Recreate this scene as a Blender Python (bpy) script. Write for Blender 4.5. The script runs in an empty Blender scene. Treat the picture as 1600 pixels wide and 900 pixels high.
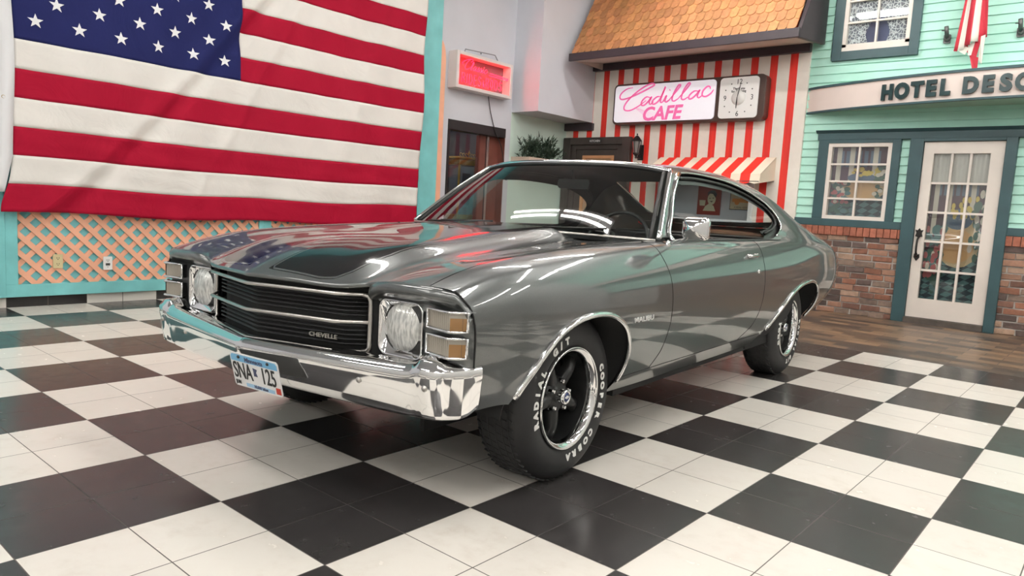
import bpy, math, random
import numpy as np
from mathutils import Matrix, Vector, Euler
S = bpy.context.scene
COL = S.collection
random.seed(7)
PI = math.pi
# ------------------------------------------------------------------ camera
R3 = [[0.7556970249790038, 0.6524693950046332, 0.0566188574579185],
      [0.11470857183302963, -0.04674872729103363, -0.9922985941959596],
      [-0.6447976038925538, 0.7563717638023902, -0.11017170660100861]]
cam_d = bpy.data.cameras.new('camera')
cam = bpy.data.objects.new('camera', cam_d)
COL.objects.link(cam)
cm = Matrix(((R3[0][0], -R3[1][0], -R3[2][0], 4.12919442),
             (R3[0][1], -R3[1][1], -R3[2][1], -1.21159018),
             (R3[0][2], -R3[1][2], -R3[2][2], 1.06740347),
             (0, 0, 0, 1)))
cam.matrix_world = cm
cam_d.sensor_width = 36.0
cam_d.lens = 1136.353 * 36 / 1600
cam_d.clip_start = 0.02
S.camera = cam
# ------------------------------------------------------------------ world, exposure
W = bpy.data.worlds.new('world')
S.world = W
W.use_nodes = True
W.node_tree.nodes['Background'].inputs[0].default_value = (0.8, 0.85, 1.0, 1)
W.node_tree.nodes['Background'].inputs[1].default_value = 0.15
S.view_settings.view_transform = 'Standard'
S.view_settings.look = 'None'
S.view_settings.gamma = 1.0
S.view_settings.use_curve_mapping = False
S.view_settings.exposure = 0.15
S.cycles.use_denoising = True
S.cycles.max_bounces = 10
S.cycles.diffuse_bounces = 4
S.cycles.glossy_bounces = 5
S.cycles.transparent_max_bounces = 16
S.cycles.caustics_reflective = False
S.cycles.caustics_refractive = False
S.cycles.sample_clamp_indirect = 6
LIGHT_E = 38.0      # emission of the fluorescent diffusers

# ------------------------------------------------------------------ materials
MATS = {}
def mat(name, col=(.5, .5, .5), rough=.5, metal=0., coat=0., emit=None, es=0., spec=.5, coat_r=.03):
    if name in MATS: return MATS[name]
    m = bpy.data.materials.new(name); m.use_nodes = True
    b = m.node_tree.nodes['Principled BSDF']
    b.inputs['Base Color'].default_value = (*col, 1)
    b.inputs['Roughness'].default_value = rough
    b.inputs['Metallic'].default_value = metal
    b.inputs['Specular IOR Level'].default_value = spec
    b.inputs['Coat Weight'].default_value = coat
    b.inputs['Coat Roughness'].default_value = coat_r
    if emit:
        b.inputs['Emission Color'].default_value = (*emit, 1)
        b.inputs['Emission Strength'].default_value = es
    MATS[name] = m
    return m
def nodes(m): return m.node_tree.nodes, m.node_tree.links, m.node_tree.nodes['Principled BSDF']
def math_n(nt, op, a, b=None, c=None):
    n = nt.nodes.new('ShaderNodeMath'); n.operation = op
    for i, v in enumerate((a, b, c)):
        if v is None: continue
        if isinstance(v, (int, float)): n.inputs[i].default_value = v
        else: nt.links.new(v, n.inputs[i])
    return n.outputs[0]
def mix_n(nt, f, a, b):
    n = nt.nodes.new('ShaderNodeMix'); n.data_type = 'RGBA'
    for k, v in ((0, f), (6, a), (7, b)):
        if isinstance(v, (int, float)): n.inputs[k].default_value = v
        elif isinstance(v, tuple): n.inputs[k].default_value = (*v, 1) if len(v) == 3 else v
        else: nt.links.new(v, n.inputs[k])
    return n.outputs[2]
def coords(nt):
    g = nt.nodes.new('ShaderNodeNewGeometry'); s = nt.nodes.new('ShaderNodeSeparateXYZ')
    nt.links.new(g.outputs['Position'], s.inputs[0]); return g.outputs['Position'], s.outputs
def noise_n(nt, vec, scale, detail=3, rough=.5):
    n = nt.nodes.new('ShaderNodeTexNoise'); n.inputs['Scale'].default_value = scale
    n.inputs['Detail'].default_value = detail; n.inputs['Roughness'].default_value = rough
    if vec is not None: nt.links.new(vec, n.inputs['Vector'])
    return n.outputs[0]
def ramp_n(nt, f, lo, hi, a=0., b=1.):
    n = nt.nodes.new('ShaderNodeMapRange'); nt.links.new(f, n.inputs[0])
    for i, v in enumerate((lo, hi, a, b)): n.inputs[1 + i].default_value = v
    return n.outputs[0]
def bump_n(nt, b, h, strength=.2, dist=.01):
    n = nt.nodes.new('ShaderNodeBump'); n.inputs['Strength'].default_value = strength
    n.inputs['Distance'].default_value = dist; nt.links.new(h, n.inputs['Height'])
    nt.links.new(n.outputs[0], b.inputs['Normal'])
def noisy(name, col, var=.12, scale=6, rough=.5, bump=0., **k):
    """painted or raw surface with faint blotchy wear"""
    if name in MATS: return MATS[name]
    m = mat(name, col, rough, **k); nt = m.node_tree; b = nt.nodes['Principled BSDF']
    tc = nt.nodes.new('ShaderNodeTexCoord')
    n = noise_n(nt, tc.outputs['Object'], scale)
    f = ramp_n(nt, n, .3, .7)
    c = mix_n(nt, f, tuple(x * (1 - var) for x in col), tuple(min(1, x * (1 + var * .6)) for x in col))
    nt.links.new(c, b.inputs['Base Color'])
    if bump: bump_n(nt, b, noise_n(nt, tc.outputs['Object'], scale * 12), bump)
    return m
def attr_mat(name, rough=.7, bump=0., bs=60, var=.15):
    """colour comes from each brick's or shingle's own colour"""
    if name in MATS: return MATS[name]
    m = mat(name, (.5, .5, .5), rough); nt = m.node_tree; b = nt.nodes['Principled BSDF']
    a = nt.nodes.new('ShaderNodeVertexColor'); a.layer_name = 'Col'
    tc = nt.nodes.new('ShaderNodeTexCoord'); n = noise_n(nt, tc.outputs['Object'], bs * .5, 4, .6)
    f = ramp_n(nt, n, .3, .7, 1 - var, 1 + var)
    v = nt.nodes.new('ShaderNodeVectorMath'); v.operation = 'SCALE'
    nt.links.new(a.outputs[0], v.inputs[0]); nt.links.new(f, v.inputs[3]); nt.links.new(v.outputs[0], b.inputs['Base Color'])
    if bump: bump_n(nt, b, noise_n(nt, tc.outputs['Object'], bs, 4), bump, .006)
    return m
def glass_mat(name, tint=(1, 1, 1), refl=.04):
    if name in MATS: return MATS[name]
    m = bpy.data.materials.new(name); m.use_nodes = True; nt = m.node_tree; nt.nodes.clear()
    o = nt.nodes.new('ShaderNodeOutputMaterial'); t = nt.nodes.new('ShaderNodeBsdfTransparent'); g = nt.nodes.new('ShaderNodeBsdfGlossy')
    t.inputs[0].default_value = (*tint, 1); g.inputs['Roughness'].default_value = .01; g.inputs[0].default_value = (1, 1, 1, 1)
    fr = nt.nodes.new('ShaderNodeLayerWeight'); fr.inputs[0].default_value = .5
    f = math_n(nt, 'ADD', math_n(nt, 'MULTIPLY', math_n(nt, 'POWER', fr.outputs[1], 5.), 1. - refl), refl)
    mx = nt.nodes.new('ShaderNodeMixShader'); nt.links.new(f, mx.inputs[0]); nt.links.new(t.outputs[0], mx.inputs[1]); nt.links.new(g.outputs[0], mx.inputs[2])
    nt.links.new(mx.outputs[0], o.inputs[0]); MATS[name] = m; return m

# ------------------------------------------------------------------ mesh helpers
def link(o, parent=None):
    COL.objects.link(o)
    if parent is not None: o.parent = parent
    return o
def tag(o, label=None, cat=None, group=None, kind=None):
    if label: o['label'] = label
    if cat: o['category'] = cat
    if group: o['group'] = group
    if kind: o['kind'] = kind
    return o
def empty(name, loc=(0, 0, 0), rz=0, label=None, cat=None, group=None):
    o = bpy.data.objects.new(name, None); o.empty_display_size = .1; COL.objects.link(o)
    o.location = loc; o.rotation_euler = (0, 0, rz)
    return tag(o, label, cat, group)
class MB:
    """collects shapes, builds ONE mesh object"""
    def __init__(s): s.v = []; s.f = []; s.c = []; s.sm = []
    def add(s, vs, fs, col=None, smooth=False):
        b = len(s.v); s.v += [tuple(map(float, v)) for v in vs]
        for f in fs: s.f.append(tuple(b + i for i in f)); s.c.append(col); s.sm.append(smooth)
        return s
    def box(s, x0, x1, y0, y1, z0, z1, col=None):
        vs = [(x, y, z) for x in (x0, x1) for y in (y0, y1) for z in (z0, z1)]
        return s.add(vs, [(0, 1, 3, 2), (4, 6, 7, 5), (0, 4, 5, 1), (2, 3, 7, 6), (0, 2, 6, 4), (1, 5, 7, 3)], col)
    def hexa(s, p, col=None):
        """p: 8 points, bottom ring 4 then top ring 4"""
        return s.add(p, [(3, 2, 1, 0), (4, 5, 6, 7), (0, 1, 5, 4), (1, 2, 6, 5), (2, 3, 7, 6), (3, 0, 4, 7)], col)
    def tube(s, pts, r, n=8, closed=False, col=None, flat=1., up=None):
        P = np.array(pts, float); m = len(P)
        if m < 2: return s
        T = np.zeros_like(P)
        for i in range(m):
            a = P[(i - 1) % m] if (closed or i > 0) else P[i]; b = P[(i + 1) % m] if (closed or i < m - 1) else P[i]
            T[i] = b - a; T[i] /= (np.linalg.norm(T[i]) + 1e-12)
        u = np.array(up if up is not None else ((0, 0, 1) if abs(T[0][2]) < .9 else (1, 0, 0)), float)
        base = []; rr = r if hasattr(r, '__len__') else [r] * m
        for i in range(m):
            if up is not None: u = np.array(up, float)
            u = u - T[i] * (u @ T[i]); u /= (np.linalg.norm(u) + 1e-12); w = np.cross(T[i], u)
            for k in range(n):
                a = 2 * PI * k / n; base.append(P[i] + rr[i] * (math.cos(a) * u * flat + math.sin(a) * w))
        fs = []
        for i in range(m if closed else m - 1):
            j = (i + 1) % m
            for k in range(n): fs.append((i * n + k, i * n + (k + 1) % n, j * n + (k + 1) % n, j * n + k))
        if not closed: fs.append(tuple(range(n))[::-1]); fs.append(tuple((m - 1) * n + k for k in range(n)))
        return s.add(base, fs, col, True)
    def lathe(s, prof, n=32, axis='z', c=(0, 0, 0), col=None, smooth=True, a0=0, a1=2 * PI):
        full = abs(a1 - a0 - 2 * PI) < 1e-6; N = n if full else n + 1; vs = []
        for i in range(N):
            a = a0 + (a1 - a0) * i / n; ca, sa = math.cos(a), math.sin(a)
            for r, h in prof:
                p = {'z': (r * ca, r * sa, h), 'x': (h, r * ca, r * sa), 'y': (r * sa, h, r * ca)}[axis]
                vs.append((p[0] + c[0], p[1] + c[1], p[2] + c[2]))
        m = len(prof); fs = []
        for i in range(n):
            j = (i + 1) % N
            for k in range(m - 1): fs.append((i * m + k, j * m + k, j * m + k + 1, i * m + k + 1))
        return s.add(vs, fs, col, smooth)
    def prism(s, poly, axis, a, b, col=None, smooth=False):
        """poly of 2D points extruded along axis from a to b"""
        def P(q, h):
            return {'x': (h, q[0], q[1]), 'y': (q[0], h, q[1]), 'z': (q[0], q[1], h)}[axis]
        n = len(poly); vs = [P(q, a) for q in poly] + [P(q, b) for q in poly]
        fs = [tuple(range(n))[::-1], tuple(range(n, 2 * n))] + [(i, (i + 1) % n, n + (i + 1) % n, n + i) for i in range(n)]
        return s.add(vs, fs, col, smooth)
    def grid(s, P, closed_u=False, closed_v=False, col=None, smooth=True):
        nu, nv = len(P), len(P[0]); vs = [p for row in P for p in row]; fs = []
        for i in range(nu if closed_u else nu - 1):
            for j in range(nv if closed_v else nv - 1):
                a, b = (i + 1) % nu, (j + 1) % nv; fs.append((i * nv + j, a * nv + j, a * nv + b, i * nv + b))
        return s.add(vs, fs, col, smooth)
    def build(s, name, m, parent=None, bevel=0., solid=0., recalc=True, sub=0):
        me = bpy.data.meshes.new(name); me.from_pydata(s.v, [], s.f); me.update()
        if recalc:
            import bmesh
            bm = bmesh.new(); bm.from_mesh(me); bmesh.ops.recalc_face_normals(bm, faces=bm.faces); bm.to_mesh(me); bm.free()
        for p, q in zip(me.polygons, s.sm): p.use_smooth = q
        if any(c is not None for c in s.c):
            ca = me.color_attributes.new('Col', 'FLOAT_COLOR', 'CORNER'); buf = []
            for p, c in zip(me.polygons, s.c): buf += list((*(c or (.5, .5, .5)), 1.)) * p.loop_total
            ca.data.foreach_set('color', buf)
        me.materials.append(m)
        o = bpy.data.objects.new(name, me); link(o, parent)
        if solid: md = o.modifiers.new('solid', 'SOLIDIFY'); md.thickness = solid; md.offset = -1
        if bevel: md = o.modifiers.new('bevel', 'BEVEL'); md.width = bevel; md.segments = 2; md.limit_method = 'ANGLE'; md.angle_limit = .7
        if sub: md = o.modifiers.new('sub', 'SUBSURF'); md.levels = sub; md.render_levels = sub
        return o
def rrect(x0, x1, z0, z1, r, n=6):
    out = []
    for cx, cz, a in ((x1 - r, z1 - r, 0), (x0 + r, z1 - r, PI / 2), (x0 + r, z0 + r, PI), (x1 - r, z0 + r, 1.5 * PI)):
        for k in range(n + 1): t = a + PI / 2 * k / n; out.append((cx + r * math.cos(t), cz + r * math.sin(t)))
    return out
def bez(pts, n=8, closed=False):
    """smooth Catmull-Rom through points of any dimension"""
    P = [np.array(p, float) for p in pts]; m = len(P); out = []
    for i in range(m if closed else m - 1):
        p0 = P[(i - 1) % m] if (closed or i > 0) else 2 * P[0] - P[1]; p1 = P[i]; p2 = P[(i + 1) % m]
        p3 = P[(i + 2) % m] if (closed or i < m - 2) else 2 * P[-1] - P[-2]
        for k in range(n):
            t = k / n; out.append(.5 * (2 * p1 + (p2 - p0) * t + (2 * p0 - 5 * p1 + 4 * p2 - p3) * t * t + (3 * p1 - p0 - 3 * p2 + p3) * t ** 3))
    if not closed: out.append(P[-1])
    return out
def text(name, s, size, M, m, parent=None, ext=.004, align='CENTER', bold=0., sx=1., shear=0., spacing=1.):
    cu = bpy.data.curves.new(name, 'FONT'); cu.body = s; cu.size = size; cu.extrude = ext; cu.align_x = align; cu.offset = bold; cu.shear = shear
    cu.space_character = spacing; cu.resolution_u = 4
    t = bpy.data.objects.new('tmp', cu); COL.objects.link(t); bpy.context.view_layer.update()
    me = bpy.data.meshes.new_from_object(t.evaluated_get(bpy.context.evaluated_depsgraph_get()))
    bpy.data.objects.remove(t); me.name = name
    me.transform(M @ Matrix.Diagonal((sx, 1, 1, 1))); me.materials.clear(); me.materials.append(m)
    o = bpy.data.objects.new(name, me); return link(o, parent)
def Mw(loc, face):  # text matrices for walls facing -y ('s') or +x ('e')
    c = {'s': ((1, 0, 0), (0, 0, 1), (0, -1, 0)), 'e': ((0, 1, 0), (0, 0, 1), (1, 0, 0)), 'u': ((1, 0, 0), (0, 1, 0), (0, 0, 1))}[face]
    return Matrix(((c[0][0], c[1][0], c[2][0], loc[0]), (c[0][1], c[1][1], c[2][1], loc[1]), (c[0][2], c[1][2], c[2][2], loc[2]), (0, 0, 0, 1)))
def structure(o): o['kind'] = 'structure'; return o

# ------------------------------------------------------------------ floor
def checker_mat():
    m = mat('checker_tile', (.8, .8, .8), .22); nt = m.node_tree; b = nt.nodes['Principled BSDF']
    pos, xyz = coords(nt)
    u = math_n(nt, 'DIVIDE', xyz[0], .61); v = math_n(nt, 'DIVIDE', xyz[1], .61)
    p = math_n(nt, 'MODULO', math_n(nt, 'ADD', math_n(nt, 'ADD', math_n(nt, 'FLOOR', u), math_n(nt, 'FLOOR', v)), 200.), 2.)
    def edge(x):  # distance to the nearest tile joint, tiles of half a square
        t = math_n(nt, 'FRACT', math_n(nt, 'MULTIPLY', x, 2.)); return math_n(nt, 'MINIMUM', t, math_n(nt, 'SUBTRACT', 1., t))
    e = math_n(nt, 'MINIMUM', edge(u), edge(v)); g = math_n(nt, 'LESS_THAN', e, .0065)
    vor = nt.nodes.new('ShaderNodeTexWhiteNoise'); vor.noise_dimensions = '2D'
    cmb = nt.nodes.new('ShaderNodeCombineXYZ'); nt.links.new(math_n(nt, 'FLOOR', math_n(nt, 'MULTIPLY', u, 2.)), cmb.inputs[0]); nt.links.new(math_n(nt, 'FLOOR', math_n(nt, 'MULTIPLY', v, 2.)), cmb.inputs[1])
    nt.links.new(cmb.outputs[0], vor.inputs['Vector'])
    n1 = noise_n(nt, pos, 3.5, 6, .65); n2 = noise_n(nt, pos, 14, 5, .6)
    wf = math_n(nt, 'MULTIPLY', ramp_n(nt, n1, .45, .75), ramp_n(nt, n2, .4, .7))
    white = mix_n(nt, wf, (.85, .805, .735), (.72, .655, .575))
    white = mix_n(nt, math_n(nt, 'MULTIPLY', vor.outputs[0], .35), white, (.70, .66, .61))
    black = mix_n(nt, ramp_n(nt, n1, .3, .7), (.034, .031, .031), (.048, .045, .044))
    c = mix_n(nt, p, white, black)
    grout = mix_n(nt, p, (.10, .085, .075), (.05, .042, .04))
    c = mix_n(nt, g, c, grout); nt.links.new(c, b.inputs['Base Color'])
    r = math_n(nt, 'ADD', ramp_n(nt, n2, .2, .8, .17, .30), math_n(nt, 'MULTIPLY', g, .4)); nt.links.new(r, b.inputs['Roughness'])
    h = math_n(nt, 'SUBTRACT', 1., g); bump_n(nt, b, h, .25, .001)
    return m
def slate_mat():
    m = mat('slate_tile', (.2, .15, .12), .35); nt = m.node_tree; b = nt.nodes['Principled BSDF']
    pos, xyz = coords(nt)
    br = nt.nodes.new('ShaderNodeTexBrick'); nt.links.new(pos, br.inputs['Vector'])
    br.inputs['Scale'].default_value = 1.; br.inputs['Brick Width'].default_value = .305; br.inputs['Row Height'].default_value = .152
    br.inputs['Mortar Size'].default_value = .004; br.inputs['Mortar'].default_value = (.07, .055, .045, 1)
    br.inputs['Color1'].default_value = (.055, .042, .036, 1); br.inputs['Color2'].default_value = (.36, .22, .125, 1); br.inputs['Bias'].default_value = -.15
    n = noise_n(nt, pos, 5, 5, .6); c = mix_n(nt, ramp_n(nt, n, .4, .7, 0, .3), br.outputs[0], (.10, .095, .085))
    nt.links.new(c, b.inputs['Base Color']); bump_n(nt, b, noise_n(nt, pos, 9, 5), .3, .006)
    return m
fl = MB().box(-3.1, 9.5, -8, 5.49, -.1, 0).build('floor', checker_mat()); structure(fl)
fs = MB().box(-3.1, 9.5, 5.49, 10, -.1, 0).build('floor_slate', slate_mat()); structure(fs); fs.name = 'floor.001'

# ------------------------------------------------------------------ room shell
WALL = noisy('wall_paint_lavender', (.60, .61, .66), .04, 2, .6)
GREEN = noisy('niche_green', (.62, .76, .68), .04, 2, .6)
CREAM = noisy('cream_board', (.72, .66, .60), .06, 4, .6)
WHITE_FAR = noisy('far_wall_paint', (.62, .62, .61), .05, 1, .6)
# lavender wall with the doorway opening y 5.6..6.75
wl = MB().box(-3.1, -2.95, 5.40, 5.6, 0, 4.6).box(-3.1, -2.95, 5.6, 6.75, 2.18, 4.6).box(-3.1, -2.95, 6.75, 6.86, 0, 4.6)
structure(wl.build('wall_left', WALL))
structure(MB().box(-3.1, -2.95, 6.86, 8.4, 0, 4.6).build('wall_niche', GREEN)); bpy.data.objects['wall_niche'].name = 'wall_left.001'
bx = MB().box(-2.95, -2.46, 6.86, 8.2, 2.43, 4.6).build('trim_2', WALL); structure(bx)
TEAL = noisy('teal_paint', (.20, .56, .565), .12, 5, .45, .05)
TEALD = noisy('teal_backing', (.20, .56, .59), .10, 5, .5)
structure(MB().box(-3.1, -2.95, -1.2, 5.40, 0, 4.6).build('wall_left.002', TEALD))
structure(MB().box(-3.1, -2.95, -8, -1.2, 0, 4.6).build('wall_left.004', WALL))
structure(MB().box(9.4, 9.5, -8, 8.4, 0, 4.6).build('wall_right', WHITE_FAR))
structure(MB().box(5.98, 9.4, 8.15, 8.4, 0, 4.6).build('wall_back.004', WHITE_FAR))
structure(MB().box(-3.1, 9.5, -8.1, -8, 0, 4.6).build('wall_front', WHITE_FAR))
CEIL = noisy('ceiling_tile', (.45, .45, .46), .08, 3, .8)
structure(MB().box(-3.2, 9.5, -8.1, 10.1, 4.6, 4.7).build('ceiling', CEIL))
# fluorescent fixtures
DIFF = mat('light_diffuser', (1, 1, 1), .5, emit=(1., .965, .915), es=LIGHT_E)
HOUS = mat('white_enamel', (.8, .8, .8), .35)
def fixture(x, y, L=2.4, rot=0, first=[None]):
    t = empty('ceiling_light', (x, y, 4.6), rot, 'white fluorescent strip light on the ceiling', 'light', 'fluorescent ceiling lights')
    if first[0] is None:
        a = MB().prism([(-.13, 0), (.13, 0), (.16, -.07), (-.16, -.07)], 'y', -L / 2, L / 2).build('housing', HOUS, t)
        b = MB().tube([(-.07, -L / 2 + .03, -.095), (-.07, L / 2 - .03, -.095)], .03, 10).tube([(.07, -L / 2 + .03, -.095), (.07, L / 2 - .03, -.095)], .03, 10).build('tube', DIFF, t)
        first[0] = (a, b)
    else:
        for q in first[0]: c = q.copy(); link(c, t)
    return t
for x in (-.5, .78, 3.3, 4.6, 7.0, 8.3):
    for y in (-6.9, -3.9, -.9, 2.1, 4.7, 6.5):  # the row closest to the facades is added to brighten them
        fixture(x, y, 1.2, PI / 2)
# ------------------------------------------------------------------ cafe wall (y = 8.2)
def stripe_mat():
    m = mat('cafe_stripes', (.8, .7, .6), .5); nt = m.node_tree; b = nt.nodes['Principled BSDF']
    pos, xyz = coords(nt)
    t = math_n(nt, 'FRACT', math_n(nt, 'DIVIDE', math_n(nt, 'ADD', xyz[0], 2.31 + .2551 * 10), .2564))
    r = math_n(nt, 'LESS_THAN', t, .385)
    r = math_n(nt, 'MULTIPLY', r, math_n(nt, 'LESS_THAN', xyz[0], .66))
    n = noise_n(nt, pos, 7, 5, .6)
    st = nt.nodes.new('ShaderNodeMapping'); st.inputs['Scale'].default_value = (22, 22, 1.5); nt.links.new(pos, st.inputs[0]); n2 = noise_n(nt, st.outputs[0], 1., 3)
    red = mix_n(nt, ramp_n(nt, n2, .35, .65), (.60, .018, .010), (.76, .03, .016))
    wh = mix_n(nt, ramp_n(nt, n, .3, .7), (.74, .69, .62), (.80, .75, .68))
    nt.links.new(mix_n(nt, r, wh, red), b.inputs['Base Color']); return m
cw = MB().box(-2.95, .77, 8.2, 8.35, 2.0, 4.6).box(-2.95, -1.2, 8.2, 8.35, 0, 2.0).box(.19, .77, 8.2, 8.35, 0, 2.0).box(-1.2, .19, 8.2, 8.35, 0, 1.05).box(-1.2, .19, 8.2, 8.35, 1.78, 2.0)
structure(cw.build('wall_back', stripe_mat()))
DK = noisy('dark_plum_trim', (.035, .024, .03), .15, 5, .45)
structure(MB().box(-2.46, .78, 8.12, 8.2, 3.19, 3.29).build('trim_3', DK, bevel=.004))
structure(MB().box(-2.95, -2.42, 8.14, 8.2, 2.31, 2.42).build('trim_4', DK, bevel=.004))
# pass-through window: shallow lit booth behind with shelf
BOOTH = noisy('booth_paint', (.60, .66, .70), .05, 3, .6)
t = empty('serving_window', (-.5, 8.35, 1.05), 0, 'pale grey serving window under the striped awning', 'window')
def loc(o, t):  # keep world coordinates for a child of an unrotated empty
    o.location = -Vector(t.location); return o
loc(MB().box(-1.25, .24, 8.75, 8.78, 0.9, 2.05).box(-1.25, -1.22, 8.35, 8.75, .9, 2.05).box(.21, .24, 8.35, 8.75, .9, 2.05).box(-1.25, .24, 8.35, 8.75, 2.0, 2.05).build('alcove', BOOTH, t), t)
loc(MB().box(-1.25, .24, 8.14, 8.75, 1.02, 1.065).build('counter', mat('counter_white', (.62, .68, .72), .3), t, bevel=.004), t)
loc(MB().box(-1.22, -1.16, 8.17, 8.22, 1.06, 1.80).box(.15, .21, 8.17, 8.22, 1.06, 1.80).build('frame', mat('white_trim', (.72, .73, .73), .4), t, bevel=.004), t)
# posters
RED_D = mat('poster_red', (.26, .035, .02), .5); TANP = mat('poster_tan', (.55, .47, .30), .5); INK = mat('ink_black', (.02, .02, .02), .5)
ORG = mat('poster_orange', (.62, .25, .04), .5); SKINP = mat('poster_pale', (.62, .62, .42), .5)
yb_ = 8.74
t = empty('coffee_poster', (-.68, yb_, 1.32), 0, 'dark red poster with a smiling face and a coffee cup', 'poster')
loc(MB().box(-.86, -.50, 8.735, 8.75, 1.12, 1.56).build('sheet', RED_D, t), t)
def flat_poly(mb, cx, cz, pts, s, y0, y1):
    mb.prism([(cx + p[0] * s, cz + p[1] * s) for p in pts], 'y', y0, y1)
fp = MB(); flat_poly(fp, -.64, 1.35, [(math.cos(a) * .75, math.sin(a)) for a in np.linspace(0, 2 * PI, 15)[:-1]], .085, 8.731, 8.7345)
flat_poly(fp, -.68, 1.21, [(-1, -.4), (1.3, -.4), (.9, .5), (.1, .9), (-.6, .4)], .085, 8.731, 8.7345)
flat_poly(fp, -.78, 1.29, [(-.5, -.5), (.5, -.5), (.6, .5), (-.6, .5)], .08, 8.731, 8.7345); loc(fp.build('portrait', SKINP, t), t)
hp = MB(); flat_poly(hp, -.635, 1.415, [(-.9, -.3), (-.5, .2), (.2, .1), (.75, -.6), (1.0, .1), (.5, .8), (-.3, .8), (-.9, .4)], .075, 8.7272, 8.7312)
flat_poly(hp, -.665, 1.36, [(-.2, -.1), (.2, -.1), (.2, .1), (-.2, .1)], .05, 8.727, 8.731); flat_poly(hp, -.615, 1.365, [(-.2, -.1), (.2, -.1), (.2, .1), (-.2, .1)], .05, 8.727, 8.731)
flat_poly(hp, -.64, 1.315, [(-.5, .1), (.5, .15), (.1, -.25)], .05, 8.727, 8.731)
loc(hp.build('hair', INK, t), t)
t = empty('vehicle_poster', (-.13, yb_, 1.33), 0, 'tan framed poster with an orange machine drawing', 'poster')
loc(MB().box(-.36, .10, 8.735, 8.75, 1.21, 1.47).build('frame', INK, t), t)
loc(MB().box(-.35, .09, 8.731, 8.736, 1.22, 1.46).build('sheet', TANP, t), t)
vp = MB()
flat_poly(vp, -.13, 1.34, [(-1.9, -.2), (1.9, -.3), (1.9, .2), (.9, .35), (.6, .8), (-.5, .8), (-.8, .3), (-1.9, .3)], .1, 8.727, 8.731)
for cx in (-.25, -.02): flat_poly(vp, cx, 1.315, [(math.cos(a), math.sin(a)) for a in np.linspace(0, 2 * PI, 13)[:-1]], .035, 8.725, 8.7305)
loc(vp.build('drawing', ORG, t), t)
text('caption', 'A REAL GOOD RIDE', .035, Mw((-.13, 8.7305, 1.235), 's'), INK, None, .0006).parent = t; bpy.data.objects['caption'].location = -Vector(t.location)
# awning
def awning():
    t = empty('awning', (-.4, 8.2, 1.9), 0, 'small red and cream striped awning over the serving window', 'awning')
    x0, x1 = -1.22, .46; n = 13; w = (x1 - x0) / n; mr = MB(); mc = MB()
    prof = [(8.2, 1.90), (7.74, 1.655), (7.72, 1.54)]
    for k in range(n):
        a, b = x0 + k * w, x0 + (k + 1) * w; mb = mr if k % 2 == 0 and False or k % 2 == 1 else mc
        for i in range(2):
            (ya, za), (yb, zb) = prof[i], prof[i + 1]
            if i == 0: mb.add([(a, ya, za), (b, ya, za), (b, yb, zb), (a, yb, zb)], [(0, 1, 2, 3)])
            else:
                low = [(a + (b - a) * q / 6, yb, zb - .018 * math.sin(PI * q / 6) + .009) for q in range(7)]
                vs = [(a, ya, za), (b, ya, za)] + low[::-1]; mb.add(vs, [tuple(range(len(vs)))])
    for x in (x0, x1): mc.add([(x, 8.2, 1.90), (x, 7.74, 1.655), (x, 7.72, 1.54), (x, 8.2, 1.60)], [(0, 1, 2, 3)])
    loc(mr.build('red_stripes', mat('awning_red', (.80, .025, .012), .6), t, solid=.004), t)
    loc(mc.build('canvas', mat('awning_cream', (.80, .72, .58), .7), t, solid=.004), t)
    loc(MB().tube([(x0 + .01, 8.2, 1.6), (x0 + .01, 7.73, 1.56), (x1 - .01, 7.73, 1.56), (x1 - .01, 8.2, 1.6)], .01).build('frame', INK, t), t)
awning()
# kitchen door
BRN = noisy('dark_brown_door', (.045, .034, .03), .2, 5, .45)
t = empty('kitchen_door', (-2.3, 8.2, 0), 0, 'dark brown framed kitchen door in the striped wall', 'door')
loc(MB().box(-2.93, -2.79, 8.12, 8.2, 0, 2.2).box(-1.85, -1.71, 8.12, 8.2, 0, 2.2).box(-2.79, -1.85, 8.12, 8.2, 2.09, 2.2)
    .box(-2.79, -2.70, 8.15, 8.2, 0, 2.09).box(-1.94, -1.85, 8.15, 8.2, 0, 2.09).box(-2.70, -1.94, 8.15, 8.2, 2.02, 2.09).build('frame', BRN, t, bevel=.006), t)
loc(MB().box(-2.70, -2.58, 8.17, 8.2, 0, 2.02).box(-2.0, -1.94, 8.17, 8.2, 0, 2.02).box(-2.58, -2.0, 8.17, 8.2, 1.93, 2.02).box(-2.58, -2.0, 8.17, 8.2, 0, 1.0).build('leaf', BRN, t, bevel=.004), t)
loc(MB().box(-2.58, -2.0, 8.165, 8.195, 1.885, 1.93).box(-2.58, -2.53, 8.165, 8.195, 1.0, 1.885).box(-2.05, -2.0, 8.165, 8.195, 1.0, 1.885).build('window_frame', mat('oak_trim', (.50, .25, .12), .5), t), t)
loc(MB().box(-2.53, -2.05, 8.185, 8.195, 1.0, 1.885).build('window_panel', mat('door_window_tan', (.38, .24, .15), .3), t), t)
loc(MB().box(-2.43, -2.22, 8.108, 8.12, 2.115, 2.175).build('name_plate', INK, t), t)
q = text('lettering', 'KITCHEN', .045, Mw((-2.325, 8.107, 2.128), 's'), mat('sign_white', (.8, .8, .8), .4), t, .0008); loc(q, t)
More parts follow.
